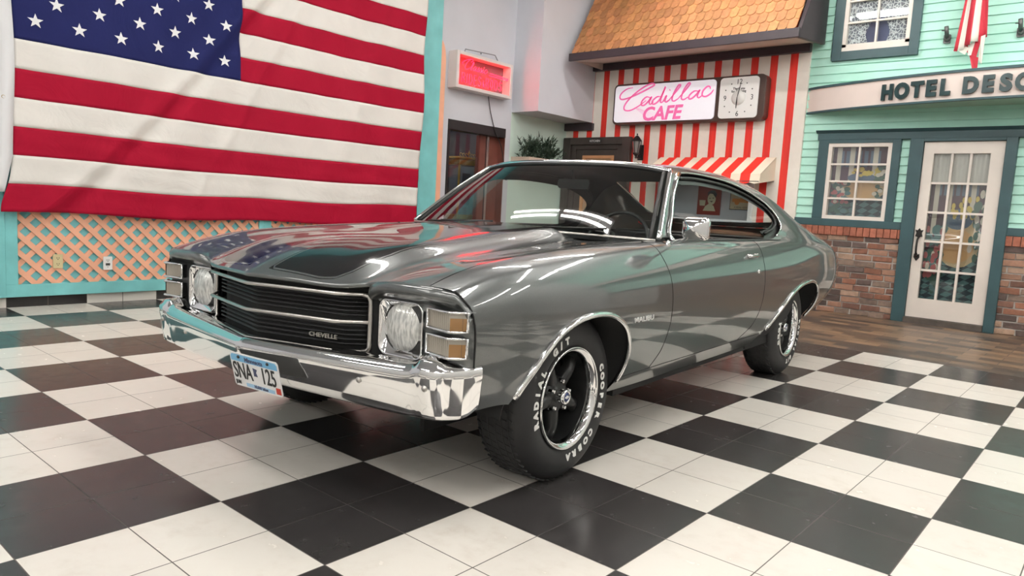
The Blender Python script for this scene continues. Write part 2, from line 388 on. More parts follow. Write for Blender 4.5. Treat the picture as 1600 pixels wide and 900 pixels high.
# lantern
t = empty('wall_lantern', (-1.555, 8.2, 1.84), 0, 'black wall lantern beside the kitchen door', 'lantern')
BLK = mat('black_iron', (.015, .015, .016), .4)
loc(MB().lathe([(0, 2.235), (.008, 2.23), (.012, 2.215), (.005, 2.205), (.03, 2.19), (.06, 2.155), (.082, 2.13), (.08, 2.12), (.0, 2.12)], 6, c=(-1.555, 8.06, 0), smooth=False).build('cap', BLK, t), t)
mb = MB()
for k in range(6):
    a = PI / 3 * k + PI / 6 * 0; mb.tube([(-1.555 + .07 * math.sin(a), 8.06 + .07 * math.cos(a), 2.12), (-1.555 + .045 * math.sin(a), 8.06 + .045 * math.cos(a), 1.95)], .006, 6)
mb.lathe([(0, 1.955), (.055, 1.955), (.055, 1.94), (.03, 1.925), (.012, 1.90), (.018, 1.885), (0, 1.87)], 6, c=(-1.555, 8.06, 0), smooth=False)
loc(mb.build('cage', BLK, t), t)
loc(MB().lathe([(.064, 2.118), (.041, 1.955)], 6, c=(-1.555, 8.06, 0), smooth=False).build('glass', mat('smoked_glass', (.22, .21, .2), .15), t), t)
loc(MB().box(-1.60, -1.51, 8.185, 8.2, 1.86, 2.08).tube([(-1.555, 8.19, 1.93), (-1.555, 8.14, 1.88), (-1.555, 8.08, 1.90)], .011).build('bracket', BLK, t), t)

# ------------------------------------------------------------------ strokes for script lettering
def stroke_set(strokes, o, sc, shear=.3, n=6):
    out = []
    for s in strokes:
        out.append([(o[0] + (x + shear * y) * sc, o[1] + y * sc) for x, y in bez(s, n)])
    return out
def ribbon(mb, pts, w, y0, y1, col=None):
    P = np.array(pts); m = len(P); L = []; Rr = []
    for i in range(m):
        d = P[min(i + 1, m - 1)] - P[max(i - 1, 0)]; d = d / (np.linalg.norm(d) + 1e-9); nrm = np.array([-d[1], d[0]])
        ww = w * (1 - .6 * abs(2 * i / (m - 1) - 1) ** 6)
        L.append(P[i] + nrm * ww / 2); Rr.append(P[i] - nrm * ww / 2)
    for i in range(m - 1):
        mb.hexa([(L[i][0], y0, L[i][1]), (L[i + 1][0], y0, L[i + 1][1]), (Rr[i + 1][0], y0, Rr[i + 1][1]), (Rr[i][0], y0, Rr[i][1]),
                 (L[i][0], y1, L[i][1]), (L[i + 1][0], y1, L[i + 1][1]), (Rr[i + 1][0], y1, Rr[i + 1][1]), (Rr[i][0], y1, Rr[i][1])])
def a_(x): return [[(x + .8, .72), (x + .35, .95), (x, .5), (x + .2, .03), (x + .62, .35), (x + .85, .9), (x + .78, .3), (x + .92, .02), (x + 1.25, .3)]]
def d_(x): return [[(x + .8, .72), (x + .35, .95), (x, .5), (x + .2, .03), (x + .62, .35), (x + .9, 1.2), (x + .95, 1.9)], [(x + .95, 1.9), (x + .82, .7), (x + .85, .1), (x + 1.1, .05), (x + 1.35, .35)]]
def i_(x): return [[(x - .1, .25), (x + .15, .9), (x + .08, .15), (x + .3, .02), (x + .6, .35)], [(x + .27, 1.25), (x + .33, 1.33)]]
def l_(x): return [[(x - .15, .25), (x + .25, .9), (x + .38, 1.7), (x + .2, 1.9), (x + .05, 1.3), (x + .05, .3), (x + .25, .02), (x + .6, .35)]]
def c_(x, e=1.5): return [[(x + .7, .75), (x + .4, .95), (x + .02, .5), (x + .25, .02), (x + .7, .15), (x + e, .6)]]
def s_(x): return [[(x - .1, .25), (x + .3, .95), (x + .38, .95), (x + .5, .3), (x + .3, .02), (x + .05, .15)], [(x + .3, .02), (x + .6, .1), (x + .8, .35)]]
def C_(x): return [[(x + 1.6, 1.75), (x + 2.0, 2.15), (x + 1.75, 2.5), (x + 1.0, 2.2), (x + .3, 1.2), (x + .25, .3), (x + .8, -.05), (x + 1.6, .3), (x + 2.3, .95)],
                   [(x + 1.75, 2.5), (x + .3, 2.1), (x - .75, 1.5), (x - .95, 1.1), (x - .5, .95)]]
CAD = C_(0) + a_(1.95) + d_(3.1) + i_(4.45) + l_(5.05) + l_(5.7) + a_(6.45) + c_(7.6, 1.2)
# cafe sign and clock
t = empty('cafe_sign', (-.85, 8.2, 2.37), 0, 'lit white cafe sign with pink lettering and a square clock', 'sign')
SB = mat('sign_brown', (.055, .028, .02), .35)
loc(MB().prism(rrect(-1.99, .30, 2.365, 2.945, .07), 'y', 8.04, 8.2).build('case', SB, t, bevel=.006), t)
loc(MB().prism(rrect(-1.955, -.375, 2.395, 2.915, .05), 'y', 8.022, 8.045).build('lit_panel', mat('sign_glow', (.85, .85, .9), .3, emit=(.86, .86, 1.), es=.25), t), t)
PK = mat('sign_pink', (.85, .16, .42), .4, emit=(1., .22, .52), es=.15); PK2 = mat('sign_pink_pale', (.9, .5, .65), .4, emit=(1., .62, .8), es=.1)
def sq(px, py): return (-1.955 + (px - 400) * .00263, 2.395 + (385 - .038 * (px - 400) - py) * .00246)
SCR = [[(512, 183), (475, 190), (442, 213), (432, 238), (448, 250), (495, 240), (560, 214), (612, 190), (645, 172), (632, 163), (588, 178), (535, 212), (488, 254), (465, 290), (470, 312), (505, 314), (555, 290), (602, 258)],
       [(628, 243), (602, 238), (577, 260), (573, 282), (590, 285), (614, 264), (634, 238), (622, 266), (628, 280), (648, 266)], [(690, 238), (667, 238), (642, 260), (642, 278), (660, 276), (686, 250), (714, 183), (692, 248), (693, 271), (714, 260)],
       [(706, 262), (724, 233), (717, 260), (725, 268), (746, 254)], [(739, 204), (743, 200)], [(740, 258), (776, 215), (801, 180), (790, 177), (768, 215), (758, 253), (770, 264), (796, 249)],
       [(795, 249), (831, 207), (856, 172), (845, 169), (822, 205), (812, 246), (825, 257), (851, 242)], [(907, 212), (882, 212), (857, 235), (857, 253), (874, 250), (898, 228), (914, 206), (903, 236), (911, 248), (932, 234)],
       [(972, 203), (968, 190), (952, 190), (932, 212), (930, 236), (950, 242), (976, 226), (990, 206)]]
mb = MB()
for s in SCR: ribbon(mb, bez([sq(*p_) for p_ in s], 6), .021, 8.012, 8.0235)
loc(mb.build('script_lettering', PK, t), t)
q = text('block_lettering', 'CAFE', .262, Mw((-1.175, 8.02, 2.415), 's') @ Matrix.Rotation(.02, 4, 'Z'), PK, t, .003, bold=.008, sx=1.0, shear=.22); loc(q, t)
mb = MB()
for k in range(9): a = -.2 + k * .07; ribbon(mb, [(-1.62 + k * .012, 2.60 - k * .003), (-1.36 + k * .01, 2.42 + .01 * k)], .006, 8.0175, 8.0225)
loc(mb.build('swoosh', PK2, t), t)
loc(MB().prism(rrect(-.315, .215, 2.395, 2.92, .05), 'y', 8.022, 8.045).build('clock_face', mat('clock_white', (.80, .80, .78), .35, emit=(1, 1, 1), es=.05), t), t)
ck = (-.05, 2.655)
mb = MB().lathe([(0, -.03), (.06, -.028), (.085, -.018), (.095, 0)], 32, 'y', (ck[0], 8.022, ck[1])); loc(mb.build('dome', mat('dome_clear', (.7, .7, .68), .2), t), t)
for k in range(12):
    if k % 3: mb = MB(); a = k * PI / 6; d = .19 / max(abs(math.sin(a)), abs(math.cos(a))) * .95; mb.lathe([(0, -.003), (.008, -.003), (.008, 0)], 10, 'y', (ck[0] + d * math.sin(a), 8.021, ck[1] + d * math.cos(a))); loc(mb.build('hour_dot', INK, t), t)
for s_t, dx, dz in (('12', 0, .175), ('3', .185, -.03), ('6', 0, -.235), ('9', -.185, -.03)):
    q = text('numeral', s_t, .095, Mw((ck[0] + dx, 8.0205, ck[1] + dz), 's'), INK, t, .001, sx=.9); loc(q, t)
for s_t, dz in (('Thank you', .105), ('for Shopping', .07)):
    q = text('greeting', s_t, .043, Mw((ck[0], 8.0205, ck[1] + dz), 's'), INK, t, .001, bold=.0012, sx=.9); loc(q, t)
mb = MB(); ribbon(mb, [(ck[0], ck[1]), (ck[0] + .02, ck[1] + .1), (ck[0] + .04, ck[1] + .2)], .012, 7.985, 7.989); loc(mb.build('minute_hand', INK, t), t)
mb = MB(); ribbon(mb, [(ck[0], ck[1]), (ck[0] - .002, ck[1] - .07), (ck[0] - .004, ck[1] - .14)], .016, 7.98, 7.984); loc(mb.build('hour_hand', INK, t), t)
# scalloped shingle roof
t = empty('shingle_roof', (-.7, 8.2, 3.2), 0, 'overhanging roof of round edged cedar shingles above the cafe sign', 'roof')
SH = attr_mat('cedar_shingle', .65, .25, 40, .22)
mb = MB(); dy, dz = .49, .86; L = math.hypot(dy, dz); sy, sz = dy / L, dz / L; ny, nz = -sz, sy
row = .152; x0, x1 = -2.30, .88; nsh = 28; w = (x1 - x0) / nsh
for r in range(9):
    for k in range(-1, nsh + 1):
        cx = x0 + (k + .5 + (.5 if r % 2 else 0)) * w; hw = w * .485; s0 = r * row - .02
        v = random.uniform(.7, 1.15); col = (.42 * v, .19 * v * random.uniform(.92, 1.06), .075 * v)
        xa, xb = max(x0, cx - hw), min(x1, cx + hw)
        if xb - xa < .02: continue
        pts = [(xb, s0 + row * 1.5)] + [(xa, s0 + row * 1.5)] + [(min(x1, max(x0, cx + hw * math.cos(a))), s0 + .05 - .05 * math.sin(a) ) for a in np.linspace(PI, 0, 9)]
        def P(x, s, h): return (x, 7.35 + sy * s + ny * h, 3.285 + sz * s + nz * h)
        hb, ht = .014, .002; n = len(pts); H = [ht, ht] + [hb] * (n - 2)
        top = [P(x, s, h + .004 + random.uniform(0, .0005)) for (x, s), h in zip(pts, H)]; bot = [P(x, s, h - .008) for (x, s), h in zip(pts, H)]
        mb.add(top + bot, [tuple(range(n))] + [(i, n + i, n + (i + 1) % n, (i + 1) % n) for i in range(n)], col)
loc(mb.build('shingles', SH, t), t)
loc(MB().prism([(7.335, 3.18), (8.2, 3.27), (8.2, 4.6), (8.14, 4.6), (7.36, 3.27), (7.335, 3.27)], 'x', .88, .93).box(x0 - .02, .93, 7.31, 7.35, 3.18, 3.285).build('fascia', DK, t, bevel=.004), t)
loc(MB().prism([(7.35, 3.185), (8.2, 3.30), (8.2, 3.32), (7.35, 3.205)], 'x', x0, .88).prism([(7.37, 3.2), (8.2, 3.2), (8.2, 4.6), (8.12, 4.6)], 'x', x0, x0 + .02).build('soffit', mat('soffit_beige', (.55, .46, .40), .6), t), t)
# small pine garland on a shelf in the niche
t = empty('pine_garland', (-2.8, 7.4, 1.8), 0, 'dark green pine branches on a ledge under the wall soffit', 'plant')
mb = MB()
for k in range(80):
    b0 = Vector((-2.8 + random.uniform(-.06, .06), 6.90 + random.uniform(0, .80), 1.78 + random.uniform(0, .14)))
    d = Vector((random.uniform(-.1, .6), random.uniform(-.7, .8), random.uniform(.1, 1.1))).normalized(); Ln = random.uniform(.14, .30)
    for q in range(26):
        p = b0 + d * (Ln * q / 26)
        if p.x < -2.84 or p.y > 8.0: continue
        e = Vector((random.gauss(0, 1), random.gauss(0, 1), random.gauss(0, 1))).normalized() * .05 + d * .035
        sd = e.cross(d).normalized() * .008
        mb.add([p - sd, p + sd, p + e * 1.0 + sd * .3, p + e * 1.0 - sd * .3], [(0, 1, 2, 3)])
loc(mb.build('foliage', mat('pine_green', (.025, .05, .028), .6), t, recalc=False), t)
loc(MB().box(-2.949, -2.60, 6.9, 8.1, 1.74, 1.80).build('ledge', mat('ledge_beige', (.55, .45, .36), .5), t), t)
# doorway in the lavender wall
VD = mat('doorway_black', (.012, .011, .012), .4)
rm = MB().box(-5.2, -3.1, 5.3, 5.35, 0, 2.9).box(-5.2, -3.1, 7.6, 7.65, 0, 2.9).box(-5.25, -5.2, 5.3, 7.65, 0, 2.9).box(-5.2, -3.1, 5.3, 7.65, 2.9, 2.95).box(-5.2, -3.1, 5.3, 7.65, -.1, 0)
structure(rm.build('wall_left.003', mat('back_room_grey', (.10, .10, .12), .6)))
t = empty('shop_doorway', (-3.0, 6.2, 0), 0, 'dark glazed doorway with a steel post and red wood jamb', 'doorway')
loc(MB().box(-3.1, -2.94, 5.6, 6.75, 2.05, 2.18).box(-3.1, -2.94, 5.6, 5.64, 0, 2.05).build('head', VD, t, bevel=.004), t)
RW = noisy('red_wood', (.17, .055, .04), .3, 3, .35)
loc(MB().box(-3.12, -2.945, 6.735, 6.75, 0, 2.10).box(-3.12, -3.06, 6.53, 6.74, 0, 2.10).box(-3.12, -3.06, 6.33, 6.47, 0, 2.05).build('jamb', RW, t, bevel=.003), t)
loc(MB().box(-3.07, -3.04, 6.475, 6.515, 0, 2.05).build('steel_post', mat('steel', (.55, .57, .58), .25, 1.), t), t)
loc(MB().box(-3.045, -3.04, 5.64, 6.33, 0, 2.05).build('glass', glass_mat('shop_glass', (.85, .88, .9), .03), t), t)
# gilt cabinet behind the glass
GOLD = noisy('gilt', (.50, .31, .07), .25, 8, .35, metal=.3)
def loc2(o, t): o.location = (-t.location.x + .0, -t.location.y - .16, -t.location.z + .02)
t = empty('gilt_cabinet', (-3.55, 6.62, 0), 0, 'gold crested display cabinet behind the doorway glass', 'cabinet')
loc2(MB().box(-3.7, -3.42, 6.48, 6.86, 1.62, 1.70).box(-3.74, -3.38, 6.44, 6.90, 1.70, 1.735).box(-3.7, -3.42, 6.48, 6.86, .2, .9).box(-3.45, -3.42, 6.48, 6.51, .9, 1.62).box(-3.45, -3.42, 6.83, 6.86, .9, 1.62).box(-3.7, -3.67, 6.48, 6.51, .9, 1.62).build('case', GOLD, t, bevel=.01), t)
mb = MB()
for k in range(7):
    yy = 6.5 + k * .057; mb.tube([(-3.42, yy + .022 * math.cos(a), 1.765 + .022 * math.sin(a) + .02 * (k == 3)) for a in np.linspace(0, 1.6 * PI, 10)], .005, 6)
mb.tube([(-3.42, 6.67, 1.735), (-3.42, 6.67, 1.83)], .006)
loc2(mb.build('crest', GOLD, t), t)
loc2(MB().box(-3.66, -3.45, 6.52, 6.82, .9, 1.60).build('mirror_back', mat('mirror_grey', (.45, .5, .55), .15, .6), t), t)
loc2(MB().box(-3.45, -3.44, 6.58, 6.74, 1.05, 1.5).build('picture', mat('picture_grey', (.06, .06, .07), .4), t), t)
ld = bpy.data.lights.new('back_room_point_light', 'POINT'); ld.energy = 25; ld.shadow_soft_size = .2; lo = bpy.data.objects.new('back_room_point_light', ld); lo.location = (-3.8, 6.0, 2.6); COL.objects.link(lo)  # unseen point light without a fixture, brightens the room behind the doorway

# ------------------------------------------------------------------ neon sign
t = empty('neon_sign', (-2.95, 6.1, 2.57), 0, 'red neon sign in a white framed box on the lavender wall', 'sign')
def NP(y, z, x=-2.83): return (x, y, z)
y0, y1, z0, z1 = 5.56, 6.66, 2.575, 3.045
WF = mat('neon_frame_white', (.72, .66, .64), .4)
loc(MB().box(-2.95, -2.79, y0, y0 + .05, z0, z1).box(-2.95, -2.79, y1 - .05, y1, z0, z1).box(-2.95, -2.79, y0 + .05, y1 - .05, z0, z0 + .045).box(-2.95, -2.79, y0 + .05, y1 - .05, z1 - .045, z1).build('frame', WF, t, bevel=.004), t)
loc(MB().box(-2.945, -2.93, y0 + .05, y1 - .05, z0 + .045, z1 - .045).build('backing', mat('neon_backing', (.15, .11, .13), .4), t), t)
NE = mat('neon_red', (1, .02, .08), .4, emit=(1., .003, .009), es=20)
CLS = C_(0) + l_(2.15) + a_(2.95) + s_(4.2) + s_(5.0) + i_(5.9) + c_(6.6, 1.0)
mb = MB()
for s in stroke_set(CLS, (5.73, 2.84), .058, .35, 5): mb.tube([NP(a, b) for a, b in s], .0048, 6)
loc(mb.build('script_tube', NE, t), t)
mb = MB().tube([NP(6.24, 2.86), NP(6.60, 2.845)], .006, 6).tube([NP(6.60, 2.845), NP(6.60, 2.825), NP(6.22, 2.83)], .006, 6); loc(mb.build('swash_tube', NE, t), t)
LET = {'R': [[(0, 0), (0, 1), (.45, 1), (.6, .78), (.45, .55), (0, .52)], [(.3, .52), (.62, 0)]], 'I': [[(0, 0), (0, 1)]], 'D': [[(0, 0), (0, 1), (.35, 1), (.6, .7), (.6, .3), (.35, 0), (0, 0)]],
       'E': [[(.5, 1), (0, 1), (0, 0), (.5, 0)], [(0, .5), (.4, .5)]], 'S': [[(.55, .85), (.3, 1), (.05, .8), (.15, .55), (.5, .4), (.55, .15), (.3, 0), (0, .15)]], 'O': [[(.3, 1), (.05, .75), (.05, .25), (.3, 0), (.55, .25), (.55, .75), (.3, 1)]],
       '&': [[(.6, 0), (.1, .7), (.25, 1), (.4, .75), (.05, .25), (.25, 0), (.6, .45)]]}
xx = 5.70; mb = MB()
for ch, wd in (('R', .125), ('I', .055), ('D', .12), ('E', .105), ('S', .115), ('&', .085), ('R', .115), ('O', .115), ('D', .115), ('S', .1)):
    hh = .125 if ch != '&' else .08
    for s in LET[ch]: mb.tube([NP(xx + a * hh * .72, 2.66 + b * hh) for a, b in s], .0048, 6)
    if ch == 'R' and wd == .125:
        pass
    xx += wd * .765
loc(mb.build('block_tubes', NE, t), t)
loc(MB().tube([(-2.87, 5.76, 3.045), (-2.87, 5.78, 3.10), (-2.87, 6.36, 3.13), (-2.87, 6.44, 3.045)], .007, 8).tube([(-2.87, 6.08, 3.115), (-2.87, 6.08, 3.09)], .01).build('hanger', mat('steel_dark', (.3, .3, .32), .4, .8), t), t)
loc(MB().tube(bez([(-2.93, 6.33, 2.58), (-2.93, 6.40, 2.35), (-2.93, 6.52, 2.1), (-2.93, 6.66, 1.9), (-2.93, 6.80, 1.45)]), .006, 6).build('power_cord', INK, t), t)
# ------------------------------------------------------------------ teal wall, lattice, flag
def base_mat():
    m = mat('base_tile', (.7, .7, .7), .25); nt = m.node_tree; b = nt.nodes['Principled BSDF']; pos, xyz = coords(nt)
    p = math_n(nt, 'MODULO', math_n(nt, 'ADD', math_n(nt, 'FLOOR', math_n(nt, 'DIVIDE', xyz[1], .61)), 101.), 2.)
    e = math_n(nt, 'FRACT', math_n(nt, 'DIVIDE', xyz[1], .305)); g = math_n(nt, 'LESS_THAN', e, .018)
    c = mix_n(nt, p, (.02, .018, .018), (.78, .74, .68)); nt.links.new(mix_n(nt, g, c, (.08, .07, .06)), b.inputs['Base Color']); return m
o = MB().box(-2.95, -2.93, -8, 5.46, 0, .11).build('baseboard_left', base_mat()); structure(o)
PEACH = noisy('peach_paint', (.86, .44, .29), .08, 6, .55)
def lattice_panel(y0, y1, label):
    t = empty('lattice_panel', (-2.93, (y0 + y1) / 2, .1), 0, label, 'lattice', None)
    fr = MB().box(-2.93, -2.885, y0, y1, .09, .195).box(-2.93, -2.885, y0, y0 + .09, .195, .97).box(-2.93, -2.885, y1 - .05, y1, .195, .97).box(-2.93, -2.885, y0 + .09, y1 - .05, .86, .97)
    loc(fr.build('frame', TEAL, t, bevel=.003), t)
    yl, yr, zl, zh = y0 + .09, y1 - .05, .195, .86
    for sg, xo, nm in ((1, -2.912, 'rising_slats'), (-1, -2.902, 'falling_slats')):
        mb = MB(); c = yl - 1.2 if sg > 0 else yl - .2
        sp = .149; k0 = 0
        while True:
            c = (yl - .9 + k0 * sp) if sg > 0 else (yl - .02 + k0 * sp); k0 += 1
            if c > yr + .9: break
            w = .0305
            # band |(y - c) - sg*(z - zl)| < w, clipped to the rectangle
            poly = []
            for off in (-w, w):
                a = (c + off, zl); b = (c + off + sg * (zh - zl), zh); poly.append((a, b))
            pl = [poly[0][0], poly[1][0], poly[1][1], poly[0][1]]
            for lim, keep in ((yl, 1), (yr, -1)):
                out = []
                for i in range(len(pl)):
                    p, q = pl[i], pl[(i + 1) % len(pl)]; fp_, fq = keep * (p[0] - lim), keep * (q[0] - lim)
                    if fp_ >= 0: out.append(p)
                    if fp_ * fq < 0: tt = fp_ / (fp_ - fq); out.append((p[0] + tt * (q[0] - p[0]), p[1] + tt * (q[1] - p[1])))
                pl = out
                if not pl: break
            if len(pl) >= 3: mb.prism(pl, 'x', xo - .005, xo + .005)
        loc(mb.build(nm, PEACH, t), t)
    loc(MB().box(-2.949, -2.918, yl - .02, yr + .02, zl - .02, zh + .02).build('backing_board', TEALD, t), t)
    return t
lattice_panel(.60, 2.92, 'peach lattice panel in teal frame with the two wall outlets')
lattice_panel(2.92, 5.05, 'peach lattice panel in teal frame half hidden behind the car hood')
t = MB().box(-2.93, -2.88, -.05, .60, .09, 4.6).build('teal_board', TEAL, bevel=.003); tag(t, 'plain teal board at the left edge beside the lattice', 'board')
t = MB().box(-2.93, -2.87, 5.05, 5.36, .0, 4.6).build('teal_board', TEAL, bevel=.006); tag(t, 'tall teal pilaster board at the right end of the flag', 'board')
pp = [(5.36, 0), (5.46, 0), (5.46, 2.86)] + [(5.36 + .10 * math.cos(a), 2.86 + .28 * math.sin(a)) for a in np.linspace(0, PI / 2, 10)[1:]]
t = MB().prism(pp, 'x', -2.95, -2.89).build('peach_board', PEACH, bevel=.003); tag(t, 'narrow peach board with rounded top beside the teal pilaster', 'board')
for y, z, m_, lb in ((.985, .385, mat('outlet_ivory', (.66, .56, .32), .4), 'ivory double wall outlet in the lattice'), (1.385, .36, mat('outlet_white', (.85, .85, .83), .35), 'white wall outlet with plug opening in the lattice')):
    t = empty('wall_outlet', (-2.897, y, z), 0, lb, 'outlet')
    mb = MB().prism(rrect(y - .038, y + .038, z - .06, z + .06, .006), 'x', -2.895, -2.888); loc(mb.build('cover_plate', m_, t), t)
    SLD = mat('slot_dark', (.04, .035, .03), .5)
    for dz in (-.025, .025):
        for dyy in (-.008, .008): loc(MB().box(-2.8885, -2.887, y + dyy - .0018, y + dyy + .0018, z + dz - .003, z + dz + .009).build('slot', SLD, t), t)
        loc(MB().box(-2.8885, -2.887, y - .004, y + .004, z + dz - .012, z + dz - .007).build('slot', SLD, t), t)
    if 'white' in lb: loc(MB().box(-2.8885, -2.886, y - .018, y + .018, z - .02, z + .0).build('opening', SLD, t), t)
# flag
def flag():
    t = empty('us_flag', (-2.82, 2.85, .79), 0, 'large american flag hung flat across the teal wall', 'flag')
    Y0, Y1, Z0 = .655, 5.02, .80; H = 2.99; ny, nz = 150, 104
    def drape(y, z):
        u = (y - Y0) / (Y1 - Y0); v = (z - Z0) / H
        x = -2.825 + .012 * math.sin(3.1 * y + 1.7 * z) + .010 * math.sin(7.3 * y - 4.5 * z + .6) + .006 * math.sin(15 * y + 6 * z)
        dg = (y - 1.0) - (z - .9) * .85; x += .034 * math.exp(-(dg / .10) ** 2) - .030 * math.exp(-((dg - .17) / .09) ** 2)
        dg2 = (y - 2.1) - (z - .9) * .55; x += .024 * math.exp(-(dg2 / .08) ** 2)
        dg3 = (y - 3.6) - (z - .9) * .35; x += .012 * math.exp(-(dg3 / .09) ** 2)
        x += .003 * math.sin(40 * z + 3 * y) * math.exp(-((z - Z0 - .45) / .5) ** 2)
        zz = z - .02 * math.sin(PI * u) * (1 - v) + .012 * math.sin(5 * u * PI) * max(0, 1 - v * 4) - .02 * u * (1 - v)
        x += .016 * math.sin(1.9 * y - 1.1 * z + 1.2)
        return (x, y + .012 * math.sin(4 * z) - .10 * math.exp(-((z - Z0) / .22) ** 2) * math.exp(-(y - Y0) / .5), zz)
    P = [[drape(Y0 + (Y1 - Y0) * i / ny, Z0 + H * j / nz) for j in range(nz + 1)] for i in range(ny + 1)]
    ic = round(ny * .4475)
    parts = {'white_stripes': MB(), 'red_stripes': MB(), 'canton': MB()}
    per = nz / 13.
    for nm in parts:
        mb = parts[nm]; idx = {}; vs = []; fs_ = []
        for i in range(ny):
            for j in range(nz):
                s = int(j / per)
                k = 'canton' if (s >= 6 and i < ic) else ('red_stripes' if s % 2 == 0 else 'white_stripes')
                if k != nm: continue
                q = []
                for a, b in ((i, j), (i + 1, j), (i + 1, j + 1), (i, j + 1)):
                    if (a, b) not in idx: idx[(a, b)] = len(vs); vs.append(P[a][b])
                    q.append(idx[(a, b)])
                fs_.append(tuple(q))
        mb.add(vs, fs_, None, True)
    def cloth(name, c, rough=.75):
        m = noisy(name, c, .05, 3, rough); nt = m.node_tree; b = nt.nodes['Principled BSDF']
        b.inputs['Specular IOR Level'].default_value = .15
        tc = nt.nodes.new('ShaderNodeTexCoord'); n = noise_n(nt, tc.outputs['Object'], 2.2, 4, .55); n.node.inputs['Distortion'].default_value = 1.2
        bump_n(nt, b, n, .5, .03); return m
    for nm, c in (('white_stripes', (.80, .77, .73)), ('red_stripes', (.35, .004, .026)), ('canton', (.014, .018, .098))):
        loc(parts[nm].build(nm, cloth('flag_' + nm, c), t, recalc=False, solid=.002), t)
    ST = mat('flag_star', (.85, .85, .86), .6)
    cy0, cy1, cz0, cz1 = Y0, Y0 + (Y1 - Y0) * ic / ny, Z0 + 6 * H / 13, Z0 + H
    stp = None
    for r in range(9):
        n = 6 if r % 2 == 0 else 5
        for k in range(n):
            y = cy0 + (cy1 - cy0) * ((2 * k + (1 if n == 6 else 2)) / 12.); z = cz0 + (cz1 - cz0) * (r + 1) / 10.
            if z > 3.75: continue
            rr = .059; c = drape(y, z); pts = []
            for q in range(10):
                a = PI / 2 + q * PI / 5; ra = rr if q % 2 == 0 else rr * .40; yy, zz = y + ra * math.cos(a), z + ra * math.sin(a)
                d = drape(yy, zz); pts.append((d[0] + .004, d[1], d[2]))
            mb = MB().add(pts + [(c[0] + .005, c[1], c[2])], [(q, (q + 1) % 10, 10) for q in range(10)]); loc(mb.build('star', ST, t, recalc=False), t)
    # white header sleeve with grommets
    hp_ = [[(-2.822 + .01 * math.sin(5 * z + a * 3), (.555 if a == 0 else .66) - .09 * max(0., 1.25 - z) / .4 + (.012 * math.sin(4 * z)), z) for a in (0, .5, 1)] for z in np.linspace(.96, 3.8, 50)]
    hp_ = [[(q[0][0], q[0][1], q[0][2]), (q[0][0] + .004, (q[0][1] + q[2][1]) / 2, q[0][2]), q[2]] for q in hp_]
    loc(MB().grid(hp_).build('header', mat('flag_header', (.78, .78, .80), .7), t, solid=.003), t)
    for z in (1.71, 3.2):
        loc(MB().lathe([(.007, 0), (.012, .004), (.017, 0)], 16, 'x', (-2.812, .59, z)).build('grommet', mat('brass', (.5, .4, .25), .3, 1.), t), t)
flag()

# ------------------------------------------------------------------ hotel facade (y = 8.25)
MINT = noisy('mint_siding', (.42, .73, .62), .05, 4, .5)
DGR = noisy('dark_green_trim', (.030, .075, .085), .15, 5, .45)
def siding(mb, x0, x1, z0, z1, yb=8.25):
    h = .1005; k = math.floor(z0 / h); z = k * h
    while z < z1:
        a, b = max(z, z0), min(z + h, z1)
        if b - a > .004:
            ya = yb - .022 + .018 * (a - z) / h; yb_2 = yb - .022 + .018 * (b - z) / h
            mb.prism([(ya, a), (yb_2, b), (yb + .05, b), (yb + .05, a)], 'x', x0, x1)
        z += h
mb = MB(); HX1 = 5.98
siding(mb, .77, 1.0, 1.13, 4.6); siding(mb, 1.0, 1.95, 2.2, 3.08); siding(mb, 1.95, HX1, 2.2, 4.6); siding(mb, 1.9, 2.02, 1.13, 2.2); siding(mb, 3.03, HX1, 1.13, 2.2)
structure(mb.build('wall_back.001', MINT))
structure(MB().box(.77, 2.01, 8.222, 8.4, 0, 1.13).box(3.04, 5.98, 8.222, 8.4, 0, 1.13).build('wall_back.002', noisy('mortar', (.50, .47, .44), .15, 30, .9, .3)))
structure(MB().box(.6, 5.98, 8.30, 8.4, 0, 4.6).build('wall_back.003', mat('hotel_backing', (.05, .05, .06), .6)))
BR = attr_mat('tumbled_brick', .85, .6, 45, .25)
def bricks(x0, x1, seed):
    rnd = random.Random(seed); mb = MB(); z = .0; r = 0
    while z < .94:
        h = .060; x = x0 - (.105 if r % 2 else 0)
        while x < x1:
            w = .20 * rnd.uniform(.8, 1.15); a, b = max(x, x0), min(x + w, x1)
            if b - a > .03:
                u = rnd.random(); c = [(.24, .105, .065), (.17, .085, .06), (.28, .155, .105), (.10, .07, .06), (.34, .23, .165), (.19, .135, .105)][int(u * 6)]
                v = rnd.uniform(.75, 1.2); d = rnd.uniform(.012, .035); j = [rnd.uniform(-.008, .008) for _ in range(8)]
                yf = 8.222 - d * .7; g = rnd.uniform(.010, .018)
                p = [(a, 8.221, z), (b - g, 8.221, z), (b - g + j[0], yf, z + j[1]), (a + j[2], yf, z + j[3] * .6), (a, 8.221, z + h), (b - g, 8.221, z + h), (b - g + j[4], yf, z + h + j[5]), (a + j[6], yf, z + h + j[7] * .6)]
                mb.hexa(p, tuple(q * v for q in c))
            x += w
        z += h + .0145; r += 1
    x = x0
    while x < x1:  # soldier course
        w = .075; b = min(x + w - .006, x1); v = rnd.uniform(.8, 1.15); yf = 8.19 - rnd.uniform(0, .01)
        mb.box(x, b, yf, 8.221, .955 + rnd.uniform(-.004, .004), 1.06, (.30 * v, .105 * v, .065 * v)); x += w
    return mb
t = tag(bricks(.78, 2.02, 3).build('brick_wainscot', BR, bevel=.004), 'tumbled red brick wainscot left of the hotel door', 'brickwork')
t = tag(bricks(3.03, 5.2, 5).build('brick_wainscot', BR, bevel=.004), 'tumbled red brick wainscot right of the hotel door', 'brickwork')
